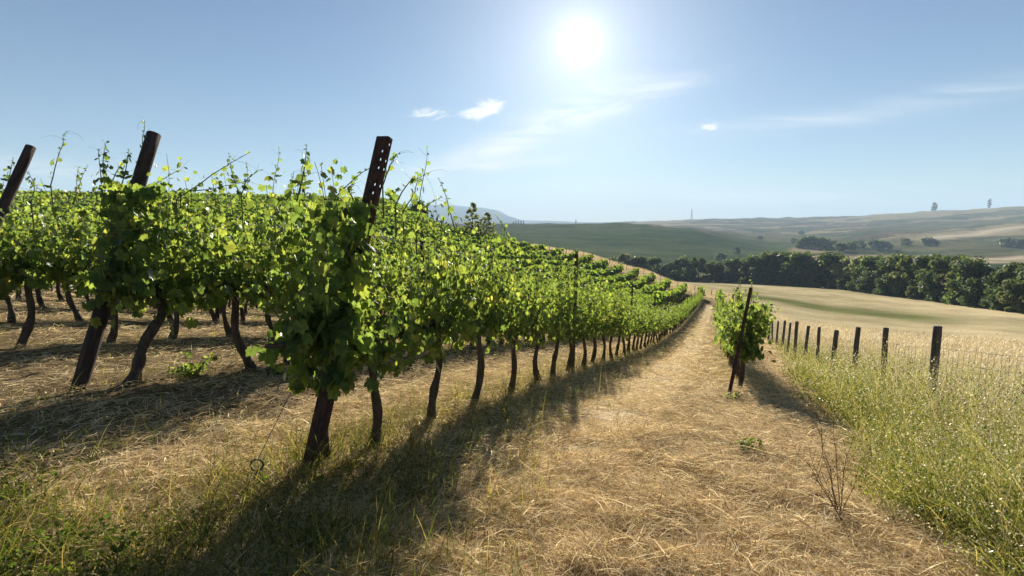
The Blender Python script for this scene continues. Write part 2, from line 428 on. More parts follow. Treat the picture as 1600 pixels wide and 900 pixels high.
# ------------------------------------------------------------------ grass and straw
def blades(mb, pos, az, elev, length, width, bend, mi=0, seg=2, taper=True):
    """bent ribbons: pos (n,3), start elevation angle, bend = how much the tip turns down"""
    n = len(pos)
    dirh = np.stack([np.cos(az), np.sin(az), 0 * az], 1)
    side = np.stack([-np.sin(az), np.cos(az), 0 * az], 1)
    tw = rng.uniform(-.9, .9, n)
    p = pos.copy(); rows = []
    for k in range(seg + 1):
        w = width * (1 - (k / seg) ** 1.5 * .9) if taper else width
        e = elev - bend * (k / seg)
        nrm = np.stack([-np.sin(e) * np.cos(az), -np.sin(e) * np.sin(az), np.cos(e)], 1)
        sd = side * np.cos(tw)[:, None] + nrm * np.sin(tw)[:, None]
        rows += [p - sd * (w / 2)[:, None], p + sd * (w / 2)[:, None]]
        if k < seg:
            e2 = elev - bend * ((k + .5) / seg)
            p = p + (dirh * np.cos(e2)[:, None] + np.array([0, 0, 1.0]) * np.sin(e2)[:, None]) * (length / seg)[:, None]
    V = np.stack(rows, 1); K = V.shape[1]
    q = np.array([(2 * k, 2 * k + 1, 2 * k + 3, 2 * k + 2) for k in range(seg)])
    mb.add(V.reshape(-1, 3), (q[None] + (np.arange(n) * K)[:, None, None]).reshape(-1, 4), mi)
    return p
def polar_pts(n, r0, r1, a0=-50, a1=50, power=1.0):
    r = np.exp(rng.uniform(math.log(r0), math.log(r1), n)) if power == 1 else (r0 ** (2 - power) + rng.random(n) * (r1 ** (2 - power) - r0 ** (2 - power))) ** (1 / (2 - power))
    a = np.radians(rng.uniform(a0, a1, n))
    return r * np.sin(a), r * np.cos(a), r
ROWT = [-2.54, 0.0, 2.75] + [2.75 + 2.7 * k for k in range(1, 50)]
def row_dist(t):
    return np.min(np.abs(t[:, None] - np.array(ROWT)[None]), axis=1)
def P3(x, y, dz=0.0): return np.stack([x, y, ground_z(x, y) + dz], 1)

def make_straw():
    mb = MB()
    x, y, r = polar_pts(620000, 1.2, 60, -52, 50)
    s, t = st(x, y)
    rd = row_dist(t)
    keep = (t > -3.6 - .06 * np.maximum(s, 0) + .5 * (rng.random(len(x)) - .5)) & (rng.random(len(x)) < np.where(rd < .4, .85, 1) * np.where(t > 1.0, .38, 1)) & (rng.random(len(x)) < .42 + 1.1 * smooth(.25, .6, fbm(x / .45, y / .45, 3))) & (r < 72)
    gl = (s < -1.3) & (t > .3)              # the grassy turn-round at the left is greener
    keep &= ~(gl & (rng.random(len(x)) < .4))
    x, y, r = x[keep], y[keep], r[keep]; n = len(x)
    sc = np.clip(r / 7, 1, 5)
    L = rng.uniform(.05, .20, n) * sc ** .6; w = rng.uniform(.0022, .0062, n) * sc
    clump = fbm(x / .3 + 50, y / .3, 2)
    up = rng.random(n) < .17
    el = np.where(up, rng.uniform(.4, 1.3, n), np.abs(rng.normal(0, .30, n)) + .02)
    blades(mb, P3(x, y, rng.random(n) * .06 * clump * 1.6), rng.uniform(0, 2 * np.pi, n), el, np.where(up, L * .6, L), w, el * rng.uniform(.8, 2, n))
    return tag(mb.build('straw', M_STRAW), 'cut straw lying on the mown path and between the vine rows', 'straw', kind='stuff')
make_straw()

def make_grass():
    mb = MB()
    # under the rows, thick on the right flank of the nearest row
    x, y, r = polar_pts(230000, 1.3, 60, -52, 48)
    s, t = st(x, y)
    rd = row_dist(t)
    pr = np.exp(-(rd / .36) ** 2) * np.where(t > 1.5, .22, .8) * (s > -.6)
    pr = np.maximum(pr, np.exp(-((t + .40) / .42) ** 2) * .42 * (s > -1.6))            # flank of the first row
    pr = np.maximum(pr, ((s < -.2) & (t > -1.2)) * (.30 + .55 * (1 - smooth(-1.5, -.5, s))) * smooth(.33, .6, fbm(x / .7, y / .7, 3)))
    pr = np.maximum(pr, .13 * smooth(.5, .65, fbm(x / .5 + 7, y / .5, 3)))
    pr *= (t > -3.2) * (s > -9) * (.3 + 1.2 * fbm(x / .25, y / .25 + 30, 2)) * ((t > -1.6) | (s > 7))
    keep = rng.random(len(x)) < pr
    x, y, r, t = x[keep], y[keep], r[keep], t[keep]; n = len(x)
    sc = np.clip(r / 7, 1, 4)
    h = rng.uniform(.06, .30, n) * (.55 + .9 * fbm(x / .4, y / .4 + 11, 2)) * np.where(np.abs(t) < 1, 1.25, .9)
    el = rng.uniform(.7, 1.5, n)
    blades(mb, P3(x, y, -.01), rng.uniform(0, 2 * np.pi, n), el, h, rng.uniform(.0025, .0055, n) * sc, rng.uniform(.2, 1.6, n), seg=3)
    return tag(mb.build('grass', M_GRASS), 'green and yellowing grass growing under the vine rows', 'grass', kind='stuff')
make_grass()

def make_clover():
    mb = MB()
    x, y, r = polar_pts(190000, 1.4, 7, -56, -5)
    s, t = st(x, y)
    pr = smooth(.18, .45, fbm(x / .8 + 2, y / .8, 3)) * ((s < -.3) & (t > -.6)) * (1 - smooth(-1.5, -.5, s + (fbm(x / .6, y / .6 + 9, 2) - .5) * 1.2)) * .95
    keep = rng.random(len(x)) < pr
    x, y = x[keep], y[keep]; n = len(x)
    nr = rng.normal(0, .55, (n, 3)) + [0, 0, 1]
    scatter(mb, LEAF_L[0], LEAF_L[1], P3(x, y, rng.random(n) ** 1.5 * .12 + .01), nr, rng.normal(0, 1, (n, 3)), rng.uniform(.007, .019, n), rng.uniform(0, .5, n))
    return tag(mb.build('clover', M_CLOVER), 'low green herbs carpeting the ground at the lower left', 'ground cover', kind='stuff')
make_clover()

def make_weeds():
    mb = MB()
    x, y, r = polar_pts(120000, 1.5, 34, 10, 56)
    s, t = st(x, y)
    edge = -3.05 - .065 * np.maximum(s, 0) + (fbm(s / .8, s * 0, 3) - .5) * .7
    keep = (t < edge) & (t > -9 - s * .2) & (rng.random(len(x)) < smooth(0, .5, edge - t) * .8 + .15) & (rng.random(len(x)) < 1.1 - .03 * r)
    x, y, r, t = x[keep], y[keep], r[keep], t[keep]; n = len(x)
    sc = np.clip(r / 5, 1, 4)
    h = rng.uniform(.36, 1.0, n) * (.35 + 1.1 * fbm(x / .55, y / .55 + 3, 2)) * np.clip(.55 + (edge[keep] - t) * .5, .5, 1)
    el = rng.uniform(.85, 1.55, n); az = rng.uniform(0, 2 * np.pi, n)
    dry = rng.random(n) < np.clip(.10 + .42 * smooth(.6, 2.2, edge[keep] - t) + .5 * (fbm(x / 1.1 + 31, y / 1.1, 2) - .5), .04, .75)
    tip = np.zeros((n, 3)); wd = rng.uniform(.0022, .004, n) * sc; bd = rng.uniform(.1, 1.1, n)
    for mk, mi in ((dry, 2), (~dry, 0)): tip[mk] = blades(mb, P3(x[mk], y[mk], -.02), az[mk], el[mk], h[mk], wd[mk], bd[mk], mi, seg=3)
    m = 70000; pick_ = rng.integers(n, size=m); u = rng.uniform(.1, .85, m)[:, None]
    root = P3(x, y)[pick_]; lp = root * (1 - u) + tip[pick_] * u + rng.normal(0, .02, (m, 3))
    scatter(mb, LEAF_L[0], LEAF_L[1] + 0, lp, rng.normal(0, .7, (m, 3)) + [0, 0, .5], rng.normal(0, 1, (m, 3)), rng.uniform(.005, .014, m) * np.minimum(sc[pick_], 2), rng.uniform(0, .6, m), 3)
    # leaves low on the stems
    k = rng.random(n) < .35 + 1.0 * fbm(x / .8 + 5, y / .8, 2)
    m = k.sum()
    blades(mb, P3(x[k], y[k], rng.random(m) * .18 * 1), rng.uniform(0, 2 * np.pi, m), rng.uniform(.5, 1.3, m), rng.uniform(.12, .35, m), rng.uniform(.003, .006, m) * sc[k], rng.uniform(.5, 1.6, m), seg=3)
    # drooping spikelets
    base = np.repeat(tip, 5, 0); m = len(base)
    off = rng.normal(0, .035, (m, 3)) - np.array([0, 0, 1]) * rng.uniform(0, .16, m)[:, None]
    kk = rng.random(m) < .58
    scr = np.repeat(sc, 5)
    DI = (np.array([(0, 0), (.22, .45), (0, 1.0), (-.22, .45)]), np.array([(0, 1, 2, 3)]))
    scatter(mb, DI[0], DI[1], (base + off)[kk], rng.normal(0, 1, (m, 3))[kk], (rng.normal(0, .5, (m, 3)) - [0, 0, 1])[kk], (rng.uniform(.009, .019, m) * np.minimum(scr, 2.2))[kk], mi=1)
    return tag(mb.build('weeds', [M_WEED, M_SEED, M_HAY, M_CLOVER]), 'tall wild oats and weeds with pale seed heads along the wire fence', 'weeds', kind='stuff')
make_weeds()

def make_hay():
    mb = MB()
    x, y, r = polar_pts(110000, 5, 72, 6, 56)
    s, t = st(x, y)
    keep = ((t < -5.0 - .06 * s) | ((r > 100) & (r < 116)))
    x, y, r = x[keep], y[keep], r[keep]
    a = np.radians(rng.uniform(-9, 24, 45000)); rr = np.interp(np.degrees(a), [-7, 7, 14, 18, 21.2, 24], [96, 95, 93.5, 90, 84, 84]) + rng.random(45000) * 22
    x = np.concatenate([x, rr * np.sin(a)]); y = np.concatenate([y, rr * np.cos(a)]); r = np.concatenate([r, rr])
    n = len(x); sc = np.clip(r / 6, 1, 14)
    h = rng.uniform(.2, .55, n) * np.clip(.6 + r / 120, .6, 1.4)
    blades(mb, P3(x, y, -.02), rng.uniform(0, 2 * np.pi, n), rng.uniform(.9, 1.5, n), h, rng.uniform(.0025, .0045, n) * sc, rng.uniform(.2, 1.2, n))
    return tag(mb.build('dry_grass', M_HAY), 'tall dry grass standing in the field beyond the fence', 'dry grass', kind='stuff')
make_hay()

# ------------------------------------------------------------------ grapevines
# local axes: X along the row, Y across, Z up
def tendril(mb, p, d, g, L=.12):
    d = d / (np.linalg.norm(d) + 1e-9); L = min(L, .15)
    u = np.linspace(0, 1, 6)[:, None]
    side = g.normal(0, 1, 3); side -= d * side.dot(d); side /= np.linalg.norm(side) + 1e-9
    pts = p + d * u * L + side * (u ** 2) * L * g.uniform(.2, .9) + np.array([0, 0, -1.0]) * u ** 3 * L * .3
    mb.tube(pts, np.linspace(.0011, .0006, 6), 3, 0, False)
def long_shoot(mb, base, d, L, g, tmpl, nleaf=10, lsize=.042, droop=.1, thick=.0052):
    d = d / np.linalg.norm(d); k = 9
    u = np.linspace(0, 1, k)[:, None]
    side = np.array([g.normal(), g.normal(), 0]) * .06
    pts = base + d * u * L + side * np.sin(u * 5 + g.random() * 3) * L * .35 + np.array([0, 0, -1]) * u ** 3 * droop * L
    mb.tube(pts, np.linspace(thick, .0013, k), 5, 0, False)
    uu = np.linspace(.12, 1, nleaf)
    lp = np.stack([np.interp(uu, u[:, 0], pts[:, c]) for c in range(3)], 1)
    sz = lsize * (1.05 - uu) ** .7 * g.uniform(.7, 1.2, nleaf) + .007
    out = g.normal(0, 1, (nleaf, 3)); out[:, 2] *= .4
    out /= np.linalg.norm(out, axis=1)[:, None]
    for a, b in zip(lp, lp + out * sz[:, None] * .8): mb.tube(np.array([a, (a + b) / 2 + [0, 0, .006], b]), .0012, 3, 0, False)
    scatter(mb, tmpl[0], tmpl[1], lp + out * sz[:, None] * .8, out * .5 + g.normal(0, .5, (nleaf, 3)) + [0, 0, .5], out - np.array([0, 0, .8]), sz, g.uniform(.1, .8, nleaf), 1)
    for q in (3, 5, 7):
        if g.random() < .8: tendril(mb, pts[q], (d + g.normal(0, .8, 3)) / 1.5, g, g.uniform(.06, .16))

def make_foliage(g, tmpl, nshoot, nleaf, lmin, lmax, width=.85, top=1.55, droop_end=None, petiole=True, bottom=.48):
    mb = MB()
    P, Nn, Tp, Sz = [], [], [], []
    for i in range(nshoot):
        x0 = (i + g.random()) / nshoot * width - width / 2
        L = g.uniform(.55, 1.0) * (top - .62)
        side = g.choice([-1, 1]); bulge = g.uniform(.02, .31)
        u = np.linspace(.02, 1, nleaf) + g.normal(0, .02, nleaf)
        flop = g.random() < .4
        px_ = x0 + u * g.normal(0, .16)
        py_ = side * bulge * np.sin(np.clip(u, 0, 1) * 2.3) + (side * u ** 2 * .16 if flop else 0)
        pz_ = .70 + u * L - (np.clip(u - .6, 0, 1) ** 2 * L * 1.6 if flop else 0)
        p = np.stack([px_, py_, pz_], 1)
        if petiole: mb.tube(p[::3] if (nleaf - 1) % 3 == 0 else np.concatenate([p[::3], p[-1:]]), np.linspace(.004, .0016, len(p[::3]) + (0 if (nleaf - 1) % 3 == 0 else 1)), 4, 0, False)
        az = np.arange(nleaf) * np.pi + g.normal(0, .9, nleaf)
        out = np.stack([np.sin(az) * .7, np.sign(np.cos(az) + .3 * side) * .9, g.normal(.05, .25, nleaf)], 1)
        pl = g.uniform(.04, .13, nleaf)
        P.append(p + out * pl[:, None]); Nn.append(out * .8 + g.normal(0, .42, (nleaf, 3)) + [0, 0, .45])
        Tp.append(out * .35 + g.normal(0, .35, (nleaf, 3)) + [0, 0, -.9]); Sz.append(g.uniform(lmin, lmax, nleaf) * (1.12 - .68 * np.clip(u, 0, 1)))
    # leaves hanging under the cordon
    m = int(nshoot * nleaf * .22)
    p = np.stack([g.uniform(-width / 2, width / 2, m), g.normal(0, .15, m), bottom + (.8 - bottom) * g.random(m) ** .6], 1)
    out = np.stack([g.normal(0, .5, m), np.sign(p[:, 1]), g.normal(0, .3, m)], 1)
    P.append(p); Nn.append(out + g.normal(0, .4, (m, 3)) + [0, 0, .3]); Tp.append(g.normal(0, .4, (m, 3)) + [0, 0, -1]); Sz.append(g.uniform(lmin, lmax, m))
    if droop_end:                          # the first vine hangs far down over the end post
        m = 200; zlo, zhi, xo = droop_end
        a = g.random(m)
        z_ = zlo + (zhi - zlo) * a
        p = np.stack([xo + .20 * z_ - g.random(m) * .17, g.normal(-.10, .12, m), z_], 1)
        out = np.stack([g.normal(-.7, .5, m), np.where(g.random(m) < .7, -1, 1) * .8, g.normal(.1, .3, m)], 1)
        P.append(p); Nn.append(out + g.normal(0, .35, (m, 3)) + [0, 0, .4]); Tp.append(g.normal(0, .3, (m, 3)) + [0, 0, -1]); Sz.append(g.uniform(lmin * 1.1, lmax * 1.2, m))
    P, Nn, Tp, Sz = map(np.concatenate, (P, Nn, Tp, Sz))
    scatter(mb, tmpl[0], tmpl[1], P, Nn, Tp, Sz, g.uniform(-.25, 1.15, len(P)), 1)
    return mb
def make_trunk(g, n=9, r=.030, fork=False):
    mb = MB()
    k = 11; u = np.linspace(0, 1, k)
    lean = g.normal(0, .045) if r > .02 else -.05; w = g.uniform(0, 6)
    pts = np.stack([lean * (1 - u) * 1.5 + .024 * np.sin(u * 8 + w), .026 * np.sin(u * 5 + 2 * w), -.05 + u * .80], 1)
    if fork: pts = pts + np.stack([-.34 * (1 - u) ** 1.6 + .10 * np.exp(-((u - .75) / .2) ** 2), 0 * u, 0 * u], 1)
    rad = r * (1.25 - .45 * u + .55 * np.exp(-u * 9)) * (1 + .16 * g.normal(0, 1, k).clip(-1, 1))
    mb.tube(pts, rad, n, 0, True, .16, g)
    mb.tube([pts[-1] + [0, 0, -.04], pts[-1] + [.02, .02, .05]], [r * 1.15, r * .5], n, 0, True, .2, g)   # knotted head
    return mb
def make_cordon(g, half=.43):
    mb = MB(); k = 9
    u = np.linspace(-half, half, k)
    mb.tube(np.stack([u, .02 * np.sin(u * 9), .745 + .015 * np.sin(u * 13 + 1)], 1), .017 * (1.15 - np.abs(u) * .9), 7, 0, True, .2, g)
    return mb
def make_shoots(g, tmpl, n, zt=1.45, L=(.25, .6)):
    mb = MB()
    for i in range(n):
        b = np.array([g.uniform(-.4, .4), g.normal(0, .1), zt - g.random() * .2])
        long_shoot(mb, b, np.array([g.normal(.1, .45), g.normal(0, .3), 1.0]), g.uniform(*L), g, tmpl)
    return mb
FM = [M_SHOOT, M_LEAF]; FML = [M_SHOOT, M_LEAF_FAR]
G = np.random.default_rng(21)
H_F = [make_foliage(G, LEAF_H, 19, 31, .032, .070, bottom=.54).mesh('foliage', FM) for _ in range(6)]
H_D = make_foliage(G, LEAF_H, 20, 30, .034, .074, droop_end=(.50, 1.45, -.15), top=1.66, width=.66).mesh('foliage', FM)
H_E = make_foliage(G, LEAF_H, 20, 27, .034, .070, top=1.5, width=.9, droop_end=(.55, 1.30, -.36)).mesh('foliage', FM)
H_G = make_foliage(G, LEAF_H, 20, 30, .034, .074, droop_end=(.80, 1.50, -.36), top=1.65).mesh('foliage', FM)
M_F = [make_foliage(G, LEAF_M, 16, 23, .036, .078, petiole=False, width=.95, bottom=.54).mesh('foliage', FM) for _ in range(5)]
L_F = [make_foliage(G, LEAF_L, 12, 16, .06, .105, petiole=False, width=1.0).mesh('foliage', FML) for _ in range(4)]
H_T = [make_trunk(G).mesh('trunk', M_BARK, True) for _ in range(6)]
T_THIN = make_trunk(G, 8, .019).mesh('trunk', M_BARK, True)
T_FORK = make_trunk(G, 10, .036, True).mesh('trunk', M_BARK, True)
L_T = [make_trunk(G, 6, .030).mesh('trunk', M_BARK, True) for _ in range(3)]
H_C = [make_cordon(G).mesh('cordon', M_BARK, True) for _ in range(3)]
H_S = [make_shoots(G, LEAF_H, 1, 1.5, L).mesh('shoot', FM) for L in ((.25, .5), (.4, .6), (.45, .75), (.3, .7), (.5, .9), (.3, .5), (.4, .85), (.2, .35))]
M_S = [make_shoots(G, LEAF_M, 1, 1.45, (.2, .5)).mesh('shoot', FM) for _ in range(4)]

ORD = ['', 'first', 'second', 'third', 'fourth', 'fifth', 'sixth', 'seventh', 'eighth', 'ninth', 'tenth', 'eleventh', 'twelfth', 'thirteenth',
       'fourteenth', 'fifteenth', 'sixteenth', 'seventeenth', 'eighteenth', 'nineteenth', 'twentieth']
def ordinal(n):
    if n <= 20: return ORD[n]
    tens = {2: 'twenty', 3: 'thirty', 4: 'forty', 5: 'fifty', 6: 'sixty', 7: 'seventy', 8: 'eighty', 9: 'ninety'}
    if n % 10 == 0: return tens[n // 10][:-1] + 'ieth'
    return tens[n // 10] + '-' + ORD[n % 10]

def row_end(t):
    """length of a row: it stops at the grassy headland"""
    lo = np.arange(0, 150, .5)
    x, y = xy(lo, np.full_like(lo, t)); r = np.hypot(x, y); px = 800 + F * x / np.maximum(y, .1)
    ok = (r < np.interp(px, [700, 900, 1000, 1060, 1110], [94, 93, 91.5, 88, 82])) | ((px < 668) & (r < 158))
    bad = np.where(~ok)[0]
    return lo[bad[0]] if len(bad) else lo[-1]
ROW_START = {-2.54: 6.7, 0.0: .62, 2.75: .95}
def row_word(ri):
    return 'row right of the path' if ri == 0 else ('first' if ri == 1 else ordinal(ri)) + ' row left of the path'
SP_V = .84
vines = []                                   # (row, index, s, t, x, y, r)
for ri, t in enumerate(ROWT):
    s0 = ROW_START.get(t, .5 + .0 * ri); e = row_end(t)
    i = 0
    for s in ([.24] if ri == 1 else []) + list(np.arange(s0, e, SP_V)):
        i += 1
        x, y = xy(s, t + (.05 if ri == 1 and i == 1 else 0)); r = math.hypot(x, y)
        px = 800 + F * x / max(y, .1)
        if px < -260 or y < 1: continue
        vines.append((ri, i, s, t, x, y, r, px))
def prio(v):
    k = v[6]
    return k * (.30 if v[0] == 1 else .36 if v[0] == 0 else .6 if v[0] in (2, 3) else 1.0) + (100 if v[7] < -60 else 0)
vines.sort(key=prio)
near, rest = vines[:298], vines[298:]
near.sort(key=lambda v: v[6])
g2 = np.random.default_rng(5)
for (ri, i, s, t, x, y, r, px) in near:
    z = float(ground_z(x, y)); first = (i == 1)
    o = empty('grapevine', (x, y, z), rot90 + (math.pi if (g2.random() < .5 and not first) else 0))
    if ri in (0, 1) and r > 14: hs = g2.uniform(.82, 1.04)
    elif ri >= 2: hs = g2.uniform(1.20, 1.34)
    else: hs = g2.uniform(.92, 1.12)
    o.scale = (1, 1.45 if ri >= 2 else 1.0, hs)
    pick = lambda L: L[int(g2.integers(len(L)))]
    def part(name, me): return link(bpy.data.objects.new(name, me), o)
    if r < 13:
        part('foliage', H_D if (first and ri == 1) else H_G if (first and ri in (2, 3)) else H_E if (first and ri == 0) else pick(H_F))
        part('trunk', T_FORK if (first and ri == 2) else T_THIN if (first and ri == 1) else pick(H_T)); part('cordon', pick(H_C))
        for _ in range(int(g2.integers(2, 5)) if ri >= 2 else int(g2.integers(0, 3))): part('shoot', pick(H_S))
    elif r < 30:
        part('foliage', pick(M_F)); part('trunk', pick(L_T))
        for _ in range(int(g2.integers(0, 3))): part('shoot', pick(M_S))
    else:
        part('foliage', pick(L_F)); part('trunk', pick(L_T))
    where = row_word(ri)
    if i == 1: lab = f'leafy grapevine against the near end post of the {where}'
    else: lab = f'leafy grapevine, {ordinal(i)} from the near end of the {where}'
    tag(o, lab, 'grapevine', 'grapevines in the ' + where)

# the long canes that stand out against the sky, traced one by one
def cane(pts2, depth, n=11, ls=.034):
    g = np.random.default_rng(int(pts2[0][0] * 3 + 1)); 
    W = np.array([at(px, py, depth + .06 * k) for k, (px, py) in enumerate(pts2)])
    u0 = np.linspace(0, 1, len(W)); u = np.linspace(0, 1, 10)
    P = np.stack([hermite(u0, W[:, c], u) if len(W) > 2 else np.interp(u, u0, W[:, c]) for c in range(3)], 1) + g.normal(0, .008, (10, 3)) * u[:, None]
    best = min((o for o in COL.objects if o.name.startswith('grapevine')), key=lambda o: (o.location.x - P[0][0]) ** 2 + (o.location.y - P[0][1]) ** 2)
    L = P - np.array(best.location); a = -best.rotation_euler.z; ca, sa = math.cos(a), math.sin(a)
    L = np.stack([L[:, 0] * ca - L[:, 1] * sa, L[:, 0] * sa + L[:, 1] * ca, L[:, 2] / best.scale[2]], 1)
    low = L[0] + np.array([0, 0, -.25]) * g.uniform(.8, 1.2)
    L = np.concatenate([[low], L])
    mb = MB(); mb.tube(L, np.linspace(.0056, .0017, len(L)), 5, 0, False)
    uu = np.linspace(0, 1, len(L)); q = np.linspace(.08, .98, n)
    lp = np.stack([np.interp(q, uu, L[:, c]) for c in range(3)], 1)
    sz = (ls * (1.1 - q) + .010) * g.uniform(.7, 1.25, n)
    out = g.normal(0, 1, (n, 3)); out[:, 2] = np.abs(out[:, 2]) * .4 - .1; out /= np.linalg.norm(out, axis=1)[:, None]
    for c0, c1 in zip(lp, lp + out * sz[:, None] * .9): mb.tube([c0, c1], .0014, 3, 0, False)
    scatter(mb, LEAF_H[0], LEAF_H[1], lp + out * sz[:, None] * .9, out * .4 + g.normal(0, .6, (n, 3)) + [0, 0, .4], out - np.array([0, 0, .7]), sz, g.uniform(.2, 1.0, n), 1)
    for k in (4, 6, 8, 9, 10):
        d = L[k] - L[k - 1]; d /= np.linalg.norm(d)
        if g.random() < .75: tendril(mb, L[k], d * .6 + g.normal(0, .6, 3), g, g.uniform(.08, .2))
    mb.build('shoot', FM, best)
for pts2, dp in (([(214, 310), (222, 250), (229, 188)], 4.75), ([(275, 312), (325, 270), (364, 240)], 5.0), ([(374, 305), (384, 280), (403, 264)], 5.6), ([(428, 310), (434, 282), (437, 260)], 5.2),
                 ([(438, 318), (462, 288), (491, 262)], 4.6), ([(112, 300), (126, 270), (143, 244)], 5.4), ([(56, 290), (68, 240), (77, 208)], 5.7), ([(290, 300), (330, 295), (376, 283)], 5.3),
                 ([(618, 320), (640, 284), (668, 272)], 3.5), ([(650, 350), (664, 322), (692, 310)], 3.9), ([(560, 330), (548, 300), (552, 285)], 3.4), ([(598, 290), (612, 255), (622, 240)], 3.35),
                 ([(630, 330), (648, 300), (655, 268)], 3.7), ([(20, 320), (25, 290), (20, 268)], 5.4), ([(250, 305), (262, 285), (292, 262)], 5.2), ([(770, 400), (785, 375), (792, 352)], 5.5)):
    cane(pts2, dp)

# all the farther vines, past counting
def far_vines():
    mb = MB(); P, Sz = [], []
    g = np.random.default_rng(31)
    for (ri, i, s, t, x, y, r, px) in rest:
        if px < -60 and r > 90: continue
        k = int(np.clip(75 * 28 / (r + 8), 22, 75))
        sc = .11 * (75 / k) ** .5
        ss = s + g.uniform(-.45, .45, k); tt = t + g.normal(0, .17, k)
        xx, yy = xy(ss, tt)
        top = g.uniform(1.35, 1.75)
        P.append((np.stack([xx, yy, ground_z(xx, yy) + .5 + (top - .5) * g.random(k) ** .8], 1), np.full(k, sc)))
        bx_, by_ = xy(s, t); bz = float(ground_z(bx_, by_))
        if r < 80: mb.tube([[bx_, by_, bz - .05], [bx_, by_, bz + .8]], .04, 3, 0, False)
    P_ = np.concatenate([p for p, _ in P]); S_ = np.concatenate([q for _, q in P]); n = len(P_)
    # vines on the hill carry on in the same rows, hence the leaves keep to them
    scatter(mb, QUAD[0], QUAD[1], P_, g.normal(0, .6, (n, 3)) + [0, -.3, .6], g.normal(0, .6, (n, 3)) + [0, 0, -.8], S_ * g.uniform(.8, 1.4, n) * 1.5, g.uniform(0, .5, n), 1)
    return tag(mb.build('vineyard', [M_BARK, M_LEAF_FAR]), 'far rows of grapevines covering the hillside on the left', 'vineyard', kind='stuff')
far_vines()

# ------------------------------------------------------------------ posts
def frame_from(v, roll=0.0):
    """rotation matrix whose Z axis is v"""
    from mathutils import Vector
    q = Vector(v).normalized().to_track_quat('Z', 'Y')
    return q
def channel_post(L, w=.12, fl=.05, hole=True, hole_from=0.0):
    """folded steel profile with punched slots along its edges"""
    mb = MB()
    cols = [(-w / 2, fl)] + [(-w / 2, 0)]
    # developed width: left flange, web, right flange
    e = min(.012, fl * .28); U = [0, e, 2 * e, fl, fl + e, fl + 2 * e, fl + w - 2 * e, fl + w - e, fl + w, 2 * fl + w - 2 * e, 2 * fl + w - e, 2 * fl + w]
    slot = {6, 9}; gh = np.random.default_rng(4)
    def unfold(u):
        if u < fl: return (-w / 2, fl - u)
        if u <= fl + w: return (-w / 2 + (u - fl), 0)
        return (w / 2, u - fl - w)
    zs = [0.0]
    z = .03
    while z < L - .04:
        zs += [z, z + .016]; z += .055
    zs += [L]
    pt = np.array([[(*unfold(u), zz) for u in U] for zz in zs]); n = len(U)
    fa = []
    for a in range(len(zs) - 1):
        for b in range(n - 1):
            if hole and a % 2 == 1 and b in slot and zs[a] > hole_from and gh.random() < .5: continue
            fa.append((a * n + b, a * n + b + 1, (a + 1) * n + b + 1, (a + 1) * n + b))
    mb.add(pt.reshape(-1, 3), [np.array(fa)])
    return mb
def solid(o, th=.004):
    m = o.modifiers.new('thickness', 'SOLIDIFY'); m.thickness = th; m.offset = 1
def round_post(L, r0, r1, g, n=14, tilt=.0):
    mb = MB(); k = 14; u = np.linspace(0, 1, k)
    pts = np.stack([.012 * np.sin(u * 4 + g.random() * 6), .01 * np.sin(u * 3 + g.random() * 6), u * L], 1)
    mb.tube(pts, np.linspace(r0, r1, k), n, 0, True, .05, g)
    mb.tube([[pts[-1][0], pts[-1][1], L - .001], [pts[-1][0], pts[-1][1], L + .010]], [r1 * .99, r1 * .82], n, 0, True, 0, g)
    return mb
def place_post(o, base, top, roll=0.0):
    from mathutils import Quaternion, Vector
    v = Vector(np.array(top) - np.array(base)).normalized()
    q = Vector((0, 0, 1)).rotation_difference(v)
    o.rotation_mode = 'QUATERNION'; o.rotation_quaternion = q @ Quaternion((0, 0, 1), roll); o.location = base
gp = np.random.default_rng(11)
GP_ = 'trellis posts of the vineyard'
def end_post(base, top, w, fl, mat, label, roll, kind, hf=0.0):
    base = np.array(base); top = np.array(top)
    d = (top - base) / np.linalg.norm(top - base)
    base = base - d * .25; L = np.linalg.norm(top - base)
    if kind == 'channel':
        o = channel_post(L, w, fl, True, hf).build('trellis_post', mat); solid(o)
    else:
        o = round_post(L, w * .53, w * .5, gp).build('trellis_post', mat, None, True)
    place_post(o, base, top, roll)
    return tag(o, label, 'post', GP_)
bA = xy(0.0, .02); bC = xy(0.12, 2.9); bD = xy(.25, 5.45); bD = (bD[0] + .3, bD[1])
end_post((bA[0], bA[1], float(ground_z(*bA))), at(598, 213, 3.32), .088, .042, M_RUST, 'tall leaning rust-brown perforated end post at the front of the vineyard', R(-25), 'channel', .95)
end_post((-3.77, 4.3, float(ground_z(-3.77, 4.3))), at(243, 210, 4.95), .118, 0, M_DARKPOST, 'thick leaning brown end post of the second row, beside a forked vine trunk', 0, 'round')
end_post((bD[0], bD[1], float(ground_z(*bD))), at(48, 230, 5.9), .098, 0, M_DARKPOST, 'leaning brown end post at the left edge, its top hung with vine tendrils', 0, 'round')
pb = min((at(1140, 618, yy) for yy in np.arange(6, 10, .05)), key=lambda q: abs(q[2] - float(ground_z(q[0], q[1])))); pb[2] = float(ground_z(pb[0], pb[1]))
end_post(pb, at(1174.5, 450, pb[1] + .5), .046, .022, M_RUST, 'slender leaning perforated post at the near end of the row by the fence', R(35), 'channel')
